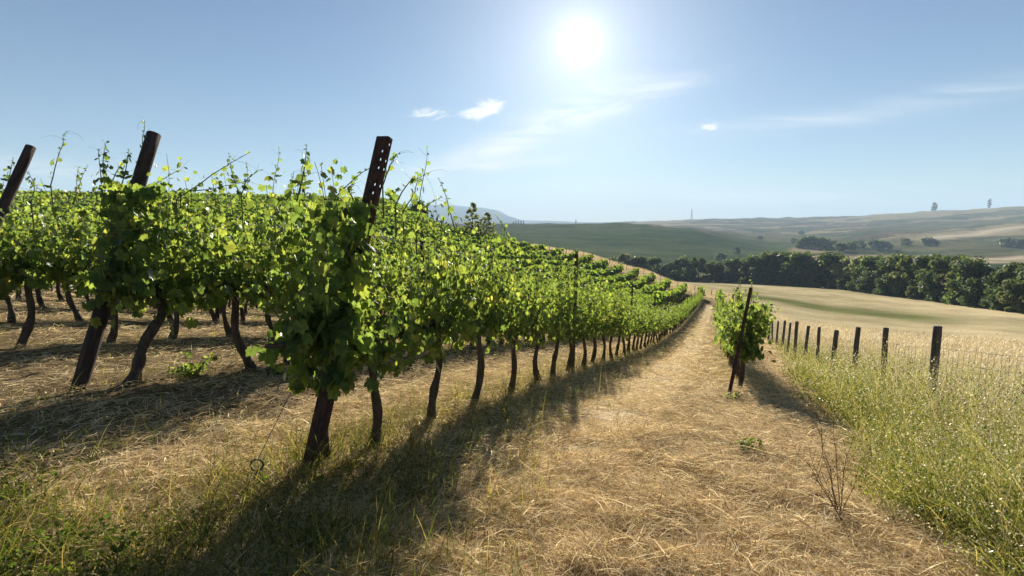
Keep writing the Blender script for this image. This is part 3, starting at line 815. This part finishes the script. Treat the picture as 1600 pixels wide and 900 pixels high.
# posts standing inside the rows
for ri, t in enumerate(ROWT[:9]):
    s = 5.8 + (6.2 if ri == 0 else 0); k = 1
    while s < row_end(t) - 1:
        x, y = xy(s, t); r = math.hypot(x, y)
        if r < (70 if ri < 2 else 40) and 800 + F * x / max(y, .1) > -50:
            z = float(ground_z(x, y))
            L = 1.90 if ri <= 1 else 2.0
            o = channel_post(L + .3, .06, .03, r < 14).build('trellis_post', M_DARKPOST); solid(o, .006)
            o.location = (x, y, z - .3); o.rotation_euler = (gp.normal(0, .02), gp.normal(0, .02), rot90 + gp.normal(0, .1))
            tag(o, f'dark straight trellis post, {ordinal(k)} inside the {row_word(ri)}', 'post', GP_)
        s += 5.8; k += 1
# trellis wires
for ri, t in enumerate(ROWT[:4]):
    mb = MB(); s0 = 7.6 if ri == 0 else .3
    for h, off in ((.76, 0), (1.12, .03), (1.12, -.03), (1.45, .03), (1.45, -.03)):
        ss = np.arange(s0, 50, 1.45); x, y = xy(ss, np.full_like(ss, t + off))
        mb.tube(np.stack([x, y, ground_z(x, y) + h + .01 * np.sin(ss * 2)], 1), .002, 3, 0, False)
    o = mb.build('trellis_wire', M_WIRE)
    tag(o, f'thin steel training wires along the {row_word(ri)}', 'wire', 'trellis wires')
# ground anchor with its eye, beside the first end post
def anchor():
    mb = MB()
    ap = at(403, 800, 2.62); z = float(ground_z(ap[0], ap[1]))
    th = np.linspace(R(-70), R(250), 16)
    ring = np.stack([.042 * np.cos(th) + .012, 0 * th, .19 + .042 * np.sin(th)], 1)
    shaft = np.array([[-.012, 0, -.1], [-.008, 0, .05], [-.004, 0, .11], [0.02, 0, .15]])
    mb.tube(np.concatenate([shaft, ring]), .0075, 8)
    o = mb.build('anchor_rod', M_IRON, None, True); o.location = (ap[0], ap[1], z); o.rotation_euler = (0, 0, .2); o.scale = (.75,) * 3
    tag(o, 'grey steel ground anchor with a looped eye, left of the front post', 'anchor')
    w = MB(); a = np.array([ap[0] + .012, ap[1], z + .165]); b = np.array([bA[0] + .14, bA[1] + .24, float(ground_z(*bA)) + 1.0])
    w.tube(np.linspace(a, b, 8), .0022, 4, 0, False)
    tag(w.build('guy_wire', M_WIRE), 'thin guy wire from the ground anchor up to the leaning front post', 'wire')
anchor()

# ------------------------------------------------------------------ wire fence
def fence():
    FT = -4.95
    root = None
    pos = []
    s = 6.4
    while s < 64:
        pos.append((s, FT - (.0 if s < 30 else 0.0))); s += 2.12
    pts = [xy(a, b) for a, b in pos]
    # it turns with the headland and climbs along the crest of the far end
    for px in np.arange(1128, 800, -13.5):
        a = math.atan((px - 800) / F); rr = float(np.interp(px, [700, 1000, 1060, 1110, 1130], [101, 99, 96, 91, 89]))
        pts.append((rr * math.sin(a), rr * math.cos(a)))
    pts = np.array(pts); Zg = ground_z(pts[:, 0], pts[:, 1])
    root = empty('wire_fence', (pts[0][0], pts[0][1], Zg[0]))
    tag(root, 'wire mesh fence on grey wooden posts running down beside the dry field', 'fence')
    O = np.array([pts[0][0], pts[0][1], Zg[0]])
    for k, (p, z) in enumerate(zip(pts, Zg)):
        r = math.hypot(*p)
        h = 1.28 + gp.normal(0, .05)
        rad = .056 * gp.uniform(.8, 1.15) if k < 12 else .052
        o = round_post(h + .25, rad, rad * .93, gp, 12 if r < 25 else 6).build('post', M_WOOD, root, r < 25)
        o.location = np.array([p[0], p[1], z - .25]) - O
        o.rotation_euler = (gp.normal(0, .03), gp.normal(0.03, .035), gp.random() * 6)
    mb = MB()
    n0 = 27
    # fence also runs on toward and past the camera on the right
    fs = np.arange(-4, 62, .5); x, y = xy(fs, np.full_like(fs, FT - .075)); z = ground_z(x, y)
    for h in (.12, .26, .40, .54, .68, .84, 1.02): mb.tube(np.stack([x, y, z + h + .012 * np.sin(fs * 3 + h)], 1) - O, .0024, 3, 0, False)
    vs = np.arange(-4, 34, .15); x, y = xy(vs, np.full_like(vs, FT - .075)); z = ground_z(x, y)
    for a, b, c in zip(x, y, z):
        m = gp.normal(0, .012)
        mb.tube(np.array([[a, b, c], [a + m, b, c + .5], [a, b, c + 1.02]]) - O, .0020, 3, 0, False)
    far = pts[n0:]
    for h in (.5, .95): mb.tube(np.stack([far[:, 0], far[:, 1], Zg[n0:] + h], 1) - O, .004, 3, 0, False)
    mb.build('wire_mesh', M_WIRE, root)
    # the next post toward the camera, outside the picture
    s = 4.28
    x, y = xy(s, FT); z = float(ground_z(x, y))
fence()

# ------------------------------------------------------------------ single weeds, suckers and stalks near the camera
def sucker(px, py, y, n, h, label, name='sucker_shoot', lsize=.05, mat=None, spread=.5):
    g = np.random.default_rng(int(px)); p = at(px, py, y); z = float(ground_z(p[0], p[1])); mb = MB()
    for i in range(n):
        long_shoot(mb, np.array([g.normal(0, .05), g.normal(0, .05), 0]), np.array([g.normal(0, spread), g.normal(0, spread), .8]), h * g.uniform(.5, 1.1), g, LEAF_H, 8, lsize, .35)
    o = mb.build(name, mat or FM); o.location = (p[0], p[1], z)
    return tag(o, label, 'plant')
sucker(300, 592, 5.2, 12, .42, 'bright green sucker bush of leaves at the foot of a vine in the second row', spread=.9)
sucker(432, 585, 5.6, 5, .26, 'small pale green sucker at the foot of a vine left of the front post', spread=.8)
sucker(1165, 735, 4.0, 7, .24, 'small leafy green weed growing in the straw below the fence-side row', 'leafy_weed', .022, spread=.5)
sucker(450, 800, 2.6, 7, .16, 'low broad-leaved weed in the shade at the foot of the front post', 'leafy_weed', .03, spread=.9)
sucker(1140, 628, pb[1] - .2, 5, .3, 'green weed tuft at the foot of the slender perforated post', 'leafy_weed', .03, spread=.7)
def twig_plant(px, py, y, label):
    g = np.random.default_rng(9); p = at(px, py, y); z = float(ground_z(p[0], p[1])); mb = MB()
    for i in range(10):
        d = np.array([g.normal(-.05, .28), g.normal(0, .28), 1.0]); L = g.uniform(.15, .42) if i > 3 else g.uniform(.5, .62)
        u = np.linspace(0, 1, 6)[:, None]
        pts = d * u * L + g.normal(0, .012, (6, 3)) * u
        mb.tube(pts, np.linspace(.003, .001, 6), 4, 0, False)
        for q in range(2, 6):
            for _ in range(2):
                e = d * .6 + g.normal(0, .6, 3); mb.tube([pts[q], pts[q] + e * .07], .0012, 3, 0, False)
    o = mb.build('dead_weed', M_DEAD); o.location = (p[0], p[1], z)
    tag(o, label, 'plant')
twig_plant(1310, 830, 2.75, 'dry brown branching weed standing in the straw between path and tall weeds')
def oat(px, py, y, az, L, label, bend=2.1):
    g = np.random.default_rng(int(px + py)); p = at(px, py, y); z = float(ground_z(p[0], p[1])); mb = MB()
    u = np.linspace(0, 1, 14); e = 1.45 - bend * u ** 1.6
    dl = L / 13
    q = np.cumsum(np.stack([np.cos(az) * np.cos(e), np.sin(az) * np.cos(e), np.sin(e)], 1) * dl, 0)
    mb.tube(q, np.linspace(.0024, .0011, 14), 4, 0, False)
    DI = (np.array([(0, 0), (.17, .4), (0, 1.0), (-.17, .4)]), np.array([(0, 1, 2, 3)]))
    n = 16; k = np.linspace(9, 13, n); pp = np.stack([np.interp(k, np.arange(14), q[:, c]) for c in range(3)], 1)
    pe = pp + np.stack([g.normal(0, .008, n), g.normal(0, .008, n), -g.uniform(.004, .022, n)], 1)
    for a, b in zip(pp, pe): mb.tube([a, b], .0007, 3, 0, False)
    scatter(mb, DI[0], DI[1], pe, g.normal(0, 1, (n, 3)), g.normal(0, .25, (n, 3)) - [0, 0, 1], g.uniform(.014, .022, n), None, 1)
    o = mb.build('wild_oat', [M_HAY, M_SEED]); o.location = (p[0], p[1], z)
    tag(o, label, 'grass stalk')
oat(700, 745, 2.9, R(-25), .5, 'arching dry wild oat stalk in the shadow right of the front post', 2.3)
oat(205, 800, 2.5, R(160), .42, 'bent dry wild oat with drooping pale head at the lower left', 2.2)
oat(760, 830, 2.35, R(50), .42, 'upright dry wild oat stalk at the bottom near the path edge', 1.2)
oat(330, 790, 2.6, R(95), .42, 'upright dry oat stalk among yellow grass left of the front post', .8)

# ------------------------------------------------------------------ trees
def crown_mesh(g, h, w, n, size, mat_leaf, shape='round', base=.12):
    mb = MB()
    nb = {'round': 34, 'column': 16, 'poplar': 110}.get(shape, 34)
    cen = []
    for i in range(nb):
        a, u = g.uniform(0, 2 * np.pi), g.random()
        zz = base + (1 - base) * u
        prof = {'round': np.sin(np.pi * (.12 + .83 * u)) ** .6, 'column': np.sin(np.pi * (.06 + .90 * u)) ** .7, 'poplar': np.sin(np.pi * (.10 + .88 * u)) ** .8}[shape]
        rad = w / 2 * prof * g.uniform(.35, .95)
        cen.append((rad * np.cos(a), rad * np.sin(a), zz * h, g.uniform(.10, .22) * {'column': 1.3, 'poplar': .7}.get(shape, 1.0) * w))
    cen = np.array(cen)
    k = g.integers(nb, size=n)
    d = g.normal(0, 1, (n, 3)); d /= np.linalg.norm(d, axis=1)[:, None]
    rr = cen[k, 3] * g.random(n) ** .45
    P = cen[k, :3] + d * rr[:, None] * [1, 1, .8]
    P[:, 2] = np.maximum(P[:, 2], .02 * h)
    scatter(mb, QUAD[0], QUAD[1], P, d + g.normal(0, .5, (n, 3)) + [0, 0, .4], g.normal(0, 1, (n, 3)), size * g.uniform(.6, 1.4, n), g.uniform(0, .6, n))
    return mb.mesh('crown', mat_leaf)
def trunk_mesh(g, h, r, n=5):
    mb = MB(); u = np.linspace(0, 1, 7)
    mb.tube(np.stack([.03 * h * np.sin(u * 3), .02 * h * np.sin(u * 4), -.3 + u * h * .8], 1), r * (1.1 - u), 8)
    for i in range(n):
        a = g.uniform(0, 6.28); z0 = h * g.uniform(.2, .55)
        d = np.array([np.cos(a), np.sin(a), g.uniform(.6, 1.2)]) * h * .28
        p0 = np.array([0, 0, z0]); mb.tube([p0, p0 + d * .5 + [0, 0, .03 * h], p0 + d], [r * .45, r * .3, r * .1], 5)
    return mb.mesh('trunk', M_TRUNK, True)
gt = np.random.default_rng(77)
BROAD = [(crown_mesh(gt, 9, gt.uniform(9, 11.5), 6500, .36, M_TREE, 'round', .06), trunk_mesh(gt, 9, .28)) for _ in range(5)]
OLIVE_T = [(crown_mesh(gt, 9, gt.uniform(7.5, 10), 5200, .34, M_TREE_OLIVE, 'round', .04), trunk_mesh(gt, 9, .25)) for _ in range(2)]
BROADP = (crown_mesh(gt, 9, 8, 5000, .34, M_TREE_PALE, 'round', .08), trunk_mesh(gt, 9, .25))
POPLAR = (crown_mesh(gt, 7.5, 3.3, 4200, .13, M_TREE_PALE, 'poplar', .04), trunk_mesh(gt, 7.5, .13))
CYP = (crown_mesh(gt, 9, 2.4, 500, .6, M_CYPRESS, 'column', .05), trunk_mesh(gt, 9, .2, 0))
BUSH = [(crown_mesh(gt, 3, 5, 1500, .26, M_TREE, 'round', .05), trunk_mesh(gt, 3, .12, 3)) for _ in range(3)]
def tree(name, proto, x, y, scale, label, cat, group=None, sink=0.2, rz=None):
    o = empty(name, (x, y, float(ground_z(x, y)) - sink), gt.random() * 6.28 if rz is None else rz)
    o.scale = scale if isinstance(scale, tuple) else (scale,) * 3
    link(bpy.data.objects.new('crown', proto[0]), o); link(bpy.data.objects.new('trunk', proto[1]), o)
    return tag(o, label, cat, group)
def polar(px, r):
    a = math.atan((px - 800) / F); return r * math.sin(a), r * math.cos(a)
# the tree belt in the valley: (column, top line) of each crown, from left to right
belt = [(958, 404), (978, 396), (1000, 402), (1022, 404), (1045, 408), (1068, 404), (1092, 398), (1118, 410), (1140, 408), (1158, 403), (1182, 402), (1205, 393),
        (1228, 397), (1250, 398), (1272, 402), (1292, 398), (1318, 405), (1340, 404), (1362, 404), (1384, 408), (1408, 402), (1432, 400), (1456, 402),
        (1482, 405), (1508, 402), (1534, 409), (1562, 415), (1590, 414), (1622, 420), (1660, 414), (1705, 418)]
for k, (px, top) in enumerate(belt):
    r = float(np.interp(px, [950, 1000, 1200, 1300, 1400, 1500, 1600, 1700], [268, 268, 252, 226, 192, 162, 140, 125])) + gt.uniform(-2, 4)
    x, y = polar(px, r)
    zt = z_of(px, top, r); zb = float(ground_z(x, y))
    h = max(zt - zb, 4.0)
    pale = k in (16, 17)
    pr = BROADP if pale else OLIVE_T[k % 2] if k % 5 in (1, 4) else BROAD[k % 5]
    wid = h / 9 * gt.uniform(.85, 1.1) if px < 1250 else h / 9 * gt.uniform(.9, 1.05)
    lab = f'{"pale green" if pale else "dark"} broadleaf tree, {ordinal(k + 1)} from the left end of the valley tree belt'
    tree('broadleaf_tree', pr, x, y, (wid, wid, h / 9 * .98), lab, 'tree', 'trees of the dark belt along the valley')
# a second line of lower trees closes the belt at the right
belt2 = np.linspace(1015, 1700, 30)
for k, px in enumerate(belt2):
    r = float(np.interp(px, [950, 1000, 1200, 1300, 1400, 1500, 1600, 1700], [258, 258, 243, 217, 183, 153, 131, 117])) + gt.uniform(-1, 2)
    x, y = polar(px + gt.uniform(-9, 9), r)
    sc = float(np.interp(px, [1000, 1300, 1700], [.52, .62, .56])) * gt.uniform(.6, 1.2)
    tree('broadleaf_tree', (BROAD + OLIVE_T)[(k * 3 + 1) % 7], x, y, (sc * 1.05, sc * 1.05, sc), f'lower dark tree, {ordinal(k + 1)} from the left along the field edge of the tree belt', 'tree', 'lower trees at the field edge of the belt')
# two slim poplars beyond the vines, and the scrub beside them
x, y = polar(739, 88); tree('poplar_tree', POPLAR, x, y, (1.0, 1.0, .90), 'taller left one of two slim grey-green poplars behind the vines', 'tree', 'two poplars')
x, y = polar(761, 90); tree('poplar_tree', POPLAR, x, y, (1.05, 1.05, .72), 'shorter right one of two slim grey-green poplars behind the vines', 'tree', 'two poplars')
x, y = polar(657, 118); tree('dark_bush', BUSH[0], x, y, (.9, .9, 1.3), 'dark bush at the right end of the vine-covered hill', 'bush')
for k, px in enumerate((668, 676, 684, 691, 698)):
    x, y = polar(px, 116 + k); tree('young_cypress', CYP, x, y, (.30, .30, .28 - .01 * k), f'small dark cypress, {ordinal(k + 1)} in the short line below the hill end', 'tree', 'short line of small cypresses')
# lone trees on the far skyline
def crest(px, lo, hi):
    rr = np.linspace(lo, hi, 160); a = math.atan((px - 800) / F)
    z = ground_z(rr * math.sin(a), rr * math.cos(a)); return float(rr[np.argmax((z - 1.6) / rr)])
for px, hpx, nm, lab in ((1452, 9, 'oak', 'lone round tree on the far right skyline, left of the cypress'), (1537, 10, 'cyp', 'lone dark cypress on the far right skyline'),):
    r = crest(px, 2300, 3300); x, y = polar(px, r); h = hpx / F * r
    pr, w = (BROAD[1], h / 9 * .55) if nm == 'oak' else (CYP, h / 9 * 1.4)
    tree('round_tree' if nm == 'oak' else 'cypress_tree', pr, x, y, (w, w, h / 9), lab, 'tree')
for k, px in enumerate((802, 806, 810, 814, 818)):
    r = crest(px, 800, 1000); x, y = polar(px, r); h = (6.5 if k else 5) / F * r
    tree('cypress_tree', CYP, x, y, (h / 9 * 1.1, h / 9 * 1.1, h / 9), f'tiny cypress, {ordinal(k + 1)} from the left in the clump on the middle hill', 'tree', 'cypress clump on the middle hill')
r = crest(899, 800, 1000); x, y = polar(899, r); h = 6 / F * r
tree('cypress_tree', CYP, x, y, (h / 9, h / 9, h / 9), 'tiny lone cypress on the middle hill under the sun', 'tree')
# bushes on the valley slopes
bl = [(1128, 402, 10), (1150, 392, 8), (1262, 382, 15), (1278, 383, 15), (1292, 386, 12), (1312, 388, 10), (1328, 387, 10), (1340, 384, 10), (1368, 386, 12), (1380, 386, 10), (1412, 380, 8),
      (1446, 380, 9), (1455, 381, 8), (1570, 382, 9), (1585, 383, 9), (1600, 384, 9), (1250, 384, 9), (1240, 378, 7), (1185, 372, 5), (1300, 384, 9), (1250, 356, 5)]
for k, (px, py, hp) in enumerate(bl):
    rr = np.linspace(330, 1500, 500); a = math.atan((px - 800) / F)
    zz = ground_z(rr * math.sin(a), rr * math.cos(a)); yy = rr * math.cos(a)
    Zr = zz - 1.6; v = (yy * SP + Zr * CP) / (yy * CP - Zr * SP); pyy = 450 - F * v
    vis = np.minimum.accumulate(pyy)
    i = int(np.argmin(np.abs(pyy - (py + hp * .4)) + (pyy > vis + 1) * 50)); r = rr[i]
    x, y = polar(px, r); h = hp / F * r
    tree('field_bush', BUSH[k % 3], x, y, (h / 3 * 1.1, h / 3 * 1.1, h / 3), f'dark bush on the far valley slope, {ordinal(sorted(range(len(bl)), key=lambda q: bl[q][0]).index(k) + 1)} from the left', 'bush', 'dark bushes on the far valley slope')
# a pylon on the skyline
def pylon():
    px = 1078; r = crest(px, 2300, 3300); x, y = polar(px, r); z = float(ground_z(x, y)); h = 15 / F * r
    mb = MB(); b = h * .07
    for sx in (-1, 1):
        for sy in (-1, 1): mb.tube([[sx * b, sy * b, -1], [sx * b * .25, sy * b * .25, h * .6], [sx * .3, sy * .3, h]], h * .012, 4)
    for zz in (.66, .78, .9): mb.tube([[-h * .11, 0, h * zz], [h * .11, 0, h * zz]], h * .01, 4)
    for i in range(6):
        f0 = 1 - i * .13; f1 = 1 - (i + 1) * .13
        mb.tube([[-b * f0, -b * f0, h * i * .1], [b * f1, -b * f1, h * (i + 1) * .1]], h * .006, 3)
        mb.tube([[b * f0, -b * f0, h * i * .1], [-b * f1, -b * f1, h * (i + 1) * .1]], h * .006, 3)
    o = mb.build('pylon', M_STEEL); o.location = (x, y, z)
    tag(o, 'tiny grey lattice pylon on the far skyline', 'pylon')
pylon()

# ------------------------------------------------------------------ light, sky, air
SUN = direction(905, 66)
sun_el = math.asin(SUN[2]); sun_az = math.atan2(SUN[0], SUN[1])
from mathutils import Vector
ld = bpy.data.lights.new('sun', 'SUN'); ld.energy = 5.0; ld.angle = R(.5); ld.color = (1, .93, .80)
lo = link(bpy.data.objects.new('sun', ld)); lo.rotation_euler = Vector((-SUN[0], -SUN[1], -SUN[2])).to_track_quat('-Z', 'Y').to_euler()
lo.location = (0, 0, 40)

world = bpy.data.worlds.new('World'); scene.world = world; world.use_nodes = True
nt = world.node_tree; nt.nodes.clear()
out = nt.nodes.new('ShaderNodeOutputWorld'); bg = nt.nodes.new('ShaderNodeBackground'); bg.inputs['Strength'].default_value = .055
nt.links.new(bg.outputs[0], out.inputs['Surface'])
sky = nt.nodes.new('ShaderNodeTexSky'); sky.sky_type = 'NISHITA'; sky.sun_disc = False
sky.sun_elevation = sun_el; sky.sun_rotation = sun_az; sky.altitude = 300; sky.air_density = 1.0; sky.dust_density = .15; sky.ozone_density = 1.5
tc = nt.nodes.new('ShaderNodeTexCoord')
def M(op, a, b=None, c=None, clamp=False):
    n = nt.nodes.new('ShaderNodeMath'); n.operation = op; n.use_clamp = clamp
    for i, q in enumerate((a, b, c)):
        if q is None: continue
        if isinstance(q, (int, float)): n.inputs[i].default_value = q
        else: nt.links.new(q, n.inputs[i])
    return n.outputs[0]
sep = nt.nodes.new('ShaderNodeSeparateXYZ'); nt.links.new(tc.outputs['Generated'], sep.inputs[0])
dx, dy, dz = sep.outputs
front = M('GREATER_THAN', dy, .08)
dyc = M('MAXIMUM', dy, .08)
CX, CZ = M('DIVIDE', dx, dyc), M('DIVIDE', dz, dyc)
comb = nt.nodes.new('ShaderNodeCombineXYZ'); nt.links.new(CX, comb.inputs[0]); nt.links.new(CZ, comb.inputs[1])
def wnoise(scale, sx, sy, off, rot=0, detail=8, rough=.6, dist=0.0):
    mp = nt.nodes.new('ShaderNodeMapping'); mp.inputs['Scale'].default_value = (sx, sy, 1); mp.inputs['Location'].default_value = (off, off * .7, 0); mp.inputs['Rotation'].default_value = (0, 0, rot)
    nt.links.new(comb.outputs[0], mp.inputs[0])
    n = nt.nodes.new('ShaderNodeTexNoise'); n.inputs['Scale'].default_value = scale; n.inputs['Detail'].default_value = detail; n.inputs['Roughness'].default_value = rough; n.inputs['Distortion'].default_value = dist
    nt.links.new(mp.outputs[0], n.inputs['Vector']); return n.outputs[0]
def sky_xy(px, py):
    d = direction(px, py); return d[0] / d[1], d[2] / d[1]
def ellipse(px, py, rx, ry, ang=0.0):
    """soft patch of the sky round a direction; half widths in picture units"""
    cx, cz = sky_xy(px, py); ca, sa = math.cos(ang), math.sin(ang)
    ux, uz = M('SUBTRACT', CX, cx), M('SUBTRACT', CZ, cz)
    a = M('ADD', M('MULTIPLY', ux, ca * F / rx), M('MULTIPLY', uz, sa * F / rx))
    b = M('ADD', M('MULTIPLY', ux, -sa * F / ry), M('MULTIPLY', uz, ca * F / ry))
    q = M('ADD', M('MULTIPLY', a, a), M('MULTIPLY', b, b))
    return M('EXPONENT', M('MULTIPLY', q, -1.0))
def mr(x, a, b, lo=0.0, hi=1.0):
    n = nt.nodes.new('ShaderNodeMapRange'); n.interpolation_type = 'SMOOTHSTEP'
    nt.links.new(x, n.inputs[0])
    for i, q in zip((1, 2, 3, 4), (a, b, lo, hi)): n.inputs[i].default_value = q
    return n.outputs[0]
def add(*xs):
    s = xs[0]
    for q in xs[1:]: s = M('ADD', s, q)
    return s
nz1 = wnoise(17, .8, 2.4, 3.1, R(-14), 12, .72, 1.0)
nz2 = wnoise(6, .7, 4.0, 7.7, R(-25), 12, .66, .9)
nz3 = wnoise(5, .5, 5.0, 1.3, R(-8), 12, .66, .7)
puffs = add(ellipse(664, 176, 38, 11, .1), ellipse(745, 172, 30, 12, .3), ellipse(768, 170, 22, 9, .5), ellipse(1110, 200, 16, 5))
puffs = M('MULTIPLY', mr(M('ADD', M('MULTIPLY', puffs, 1.45), M('MULTIPLY', M('SUBTRACT', nz1, .5), 5.5)), .50, 1.7), .9)
puffs = M('MULTIPLY', puffs, mr(add(ellipse(664, 176, 70, 24, .1), ellipse(755, 172, 70, 28, .3), ellipse(1110, 200, 40, 12)), .1, .4))
streak = add(ellipse(690, 258, 110, 15, .33), ellipse(800, 222, 110, 22, .42), ellipse(900, 175, 110, 26, .40), ellipse(1010, 148, 90, 13, .28), ellipse(760, 262, 150, 9, .12))
streak = M('MULTIPLY', M('MULTIPLY', streak, mr(nz2, .30, .74)), .62)
wisp = add(ellipse(1250, 190, 190, 14, .10), ellipse(1480, 150, 230, 17, .16), ellipse(1150, 300, 500, 16, .03))
wisp = M('MULTIPLY', M('MULTIPLY', wisp, mr(nz3, .30, .75)), .38)
low = M('MULTIPLY', add(ellipse(1100, 318, 420, 16, .04), ellipse(1000, 335, 300, 9, .0), ellipse(40, 262, 160, 16, -.1)), mr(nz3, .34, .66))
low = M('MULTIPLY', low, .60)
cl = M('MULTIPLY', M('MINIMUM', add(puffs, streak, wisp, low), .9), front)
grey = M('MULTIPLY', M('MULTIPLY', add(ellipse(1281, 322, 24, 6), ellipse(1346, 322, 14, 4), ellipse(1592, 301, 20, 10)), mr(nz1, .35, .6)), front)
# brightness of the sky about the sun
sv = nt.nodes.new('ShaderNodeVectorMath'); sv.operation = 'DOT_PRODUCT'
nrm = nt.nodes.new('ShaderNodeVectorMath'); nrm.operation = 'NORMALIZE'; nt.links.new(tc.outputs['Generated'], nrm.inputs[0])
nt.links.new(nrm.outputs[0], sv.inputs[0]); sv.inputs[1].default_value = tuple(SUN)
dot = M('MAXIMUM', sv.outputs['Value'], 0.0)
AUREOLE = add(M('MULTIPLY', M('POWER', dot, 30000), 200), M('MULTIPLY', M('POWER', dot, 2400), 5.0), M('MULTIPLY', M('POWER', dot, 500), 1.8), M('MULTIPLY', M('POWER', dot, 100), 1.7), M('MULTIPLY', M('POWER', dot, 24), 1.3))
def mixc(a, b, f, mode='MIX'):
    n = nt.nodes.new('ShaderNodeMix'); n.data_type = 'RGBA'; n.blend_type = mode
    for s_, q in (('A', a), ('B', b)):
        if isinstance(q, tuple): n.inputs[s_].default_value = (*q, 1)
        else: nt.links.new(q, n.inputs[s_])
    if isinstance(f, (int, float)): n.inputs['Factor'].default_value = f
    else: nt.links.new(f, n.inputs['Factor'])
    return n.outputs['Result']
c = mixc(sky.outputs[0], (.43, .51, .60), 1.0, 'MULTIPLY')
c = mixc(c, (7.4, 7.3, 7.1), cl)
c = mixc(c, (3.6, 4.2, 4.8), M('MULTIPLY', grey, .7))
sc_ = nt.nodes.new('ShaderNodeVectorMath'); sc_.operation = 'SCALE'; sc_.inputs[0].default_value = (1.0, .97, .90); nt.links.new(AUREOLE, sc_.inputs['Scale'])
ad = nt.nodes.new('ShaderNodeVectorMath'); ad.operation = 'ADD'; nt.links.new(c, ad.inputs[0]); nt.links.new(sc_.outputs[0], ad.inputs[1])
nt.links.new(ad.outputs[0], bg.inputs['Color'])

HAZE = True
if HAZE:
    zmin = -320.0; zmax = 420.0; hw = 9800.0
    mb = MB()
    v = np.array([(sx * hw, sy * hw, z) for z in (zmin, zmax) for sx, sy in ((-1, -1), (1, -1), (1, 1), (-1, 1))])
    mb.add(v, [np.array([(3, 2, 1, 0), (4, 5, 6, 7), (0, 1, 5, 4), (1, 2, 6, 5), (2, 3, 7, 6), (3, 0, 4, 7)])])
    m, hn, ho = new_mat('haze air')
    pv = hn.nodes.new('ShaderNodeVolumePrincipled'); pv.inputs['Density'].default_value = .0002; pv.inputs['Color'].default_value = (.58, .78, 1.0, 1); pv.inputs['Anisotropy'].default_value = .05
    hn.links.new(pv.outputs[0], ho.inputs['Volume'])
    hz = mb.build('haze', m); tag(hz, kind='stuff')

# ------------------------------------------------------------------ camera and render settings
cd = bpy.data.cameras.new('camera'); cd.sensor_width = 36; cd.lens = 18.0; cd.clip_start = .05; cd.clip_end = 40000
co = link(bpy.data.objects.new('camera', cd)); co.location = tuple(CAM); co.rotation_euler = (R(90) - PITCH, 0, 0)
scene.camera = co
scene.render.engine = 'CYCLES'
cy = scene.cycles
cy.use_denoising = True
try: cy.denoiser = 'OPENIMAGEDENOISE'; cy.denoising_input_passes = 'RGB_ALBEDO_NORMAL'
except Exception: pass
cy.max_bounces = 6; cy.diffuse_bounces = 3; cy.glossy_bounces = 2; cy.transmission_bounces = 3; cy.volume_bounces = 0; cy.transparent_max_bounces = 6
cy.caustics_reflective = False; cy.caustics_refractive = False
scene.view_settings.view_transform = 'Standard'; scene.view_settings.look = 'None'
scene.view_settings.gamma = 1; scene.view_settings.use_curve_mapping = False
scene.view_settings.exposure = 1.42
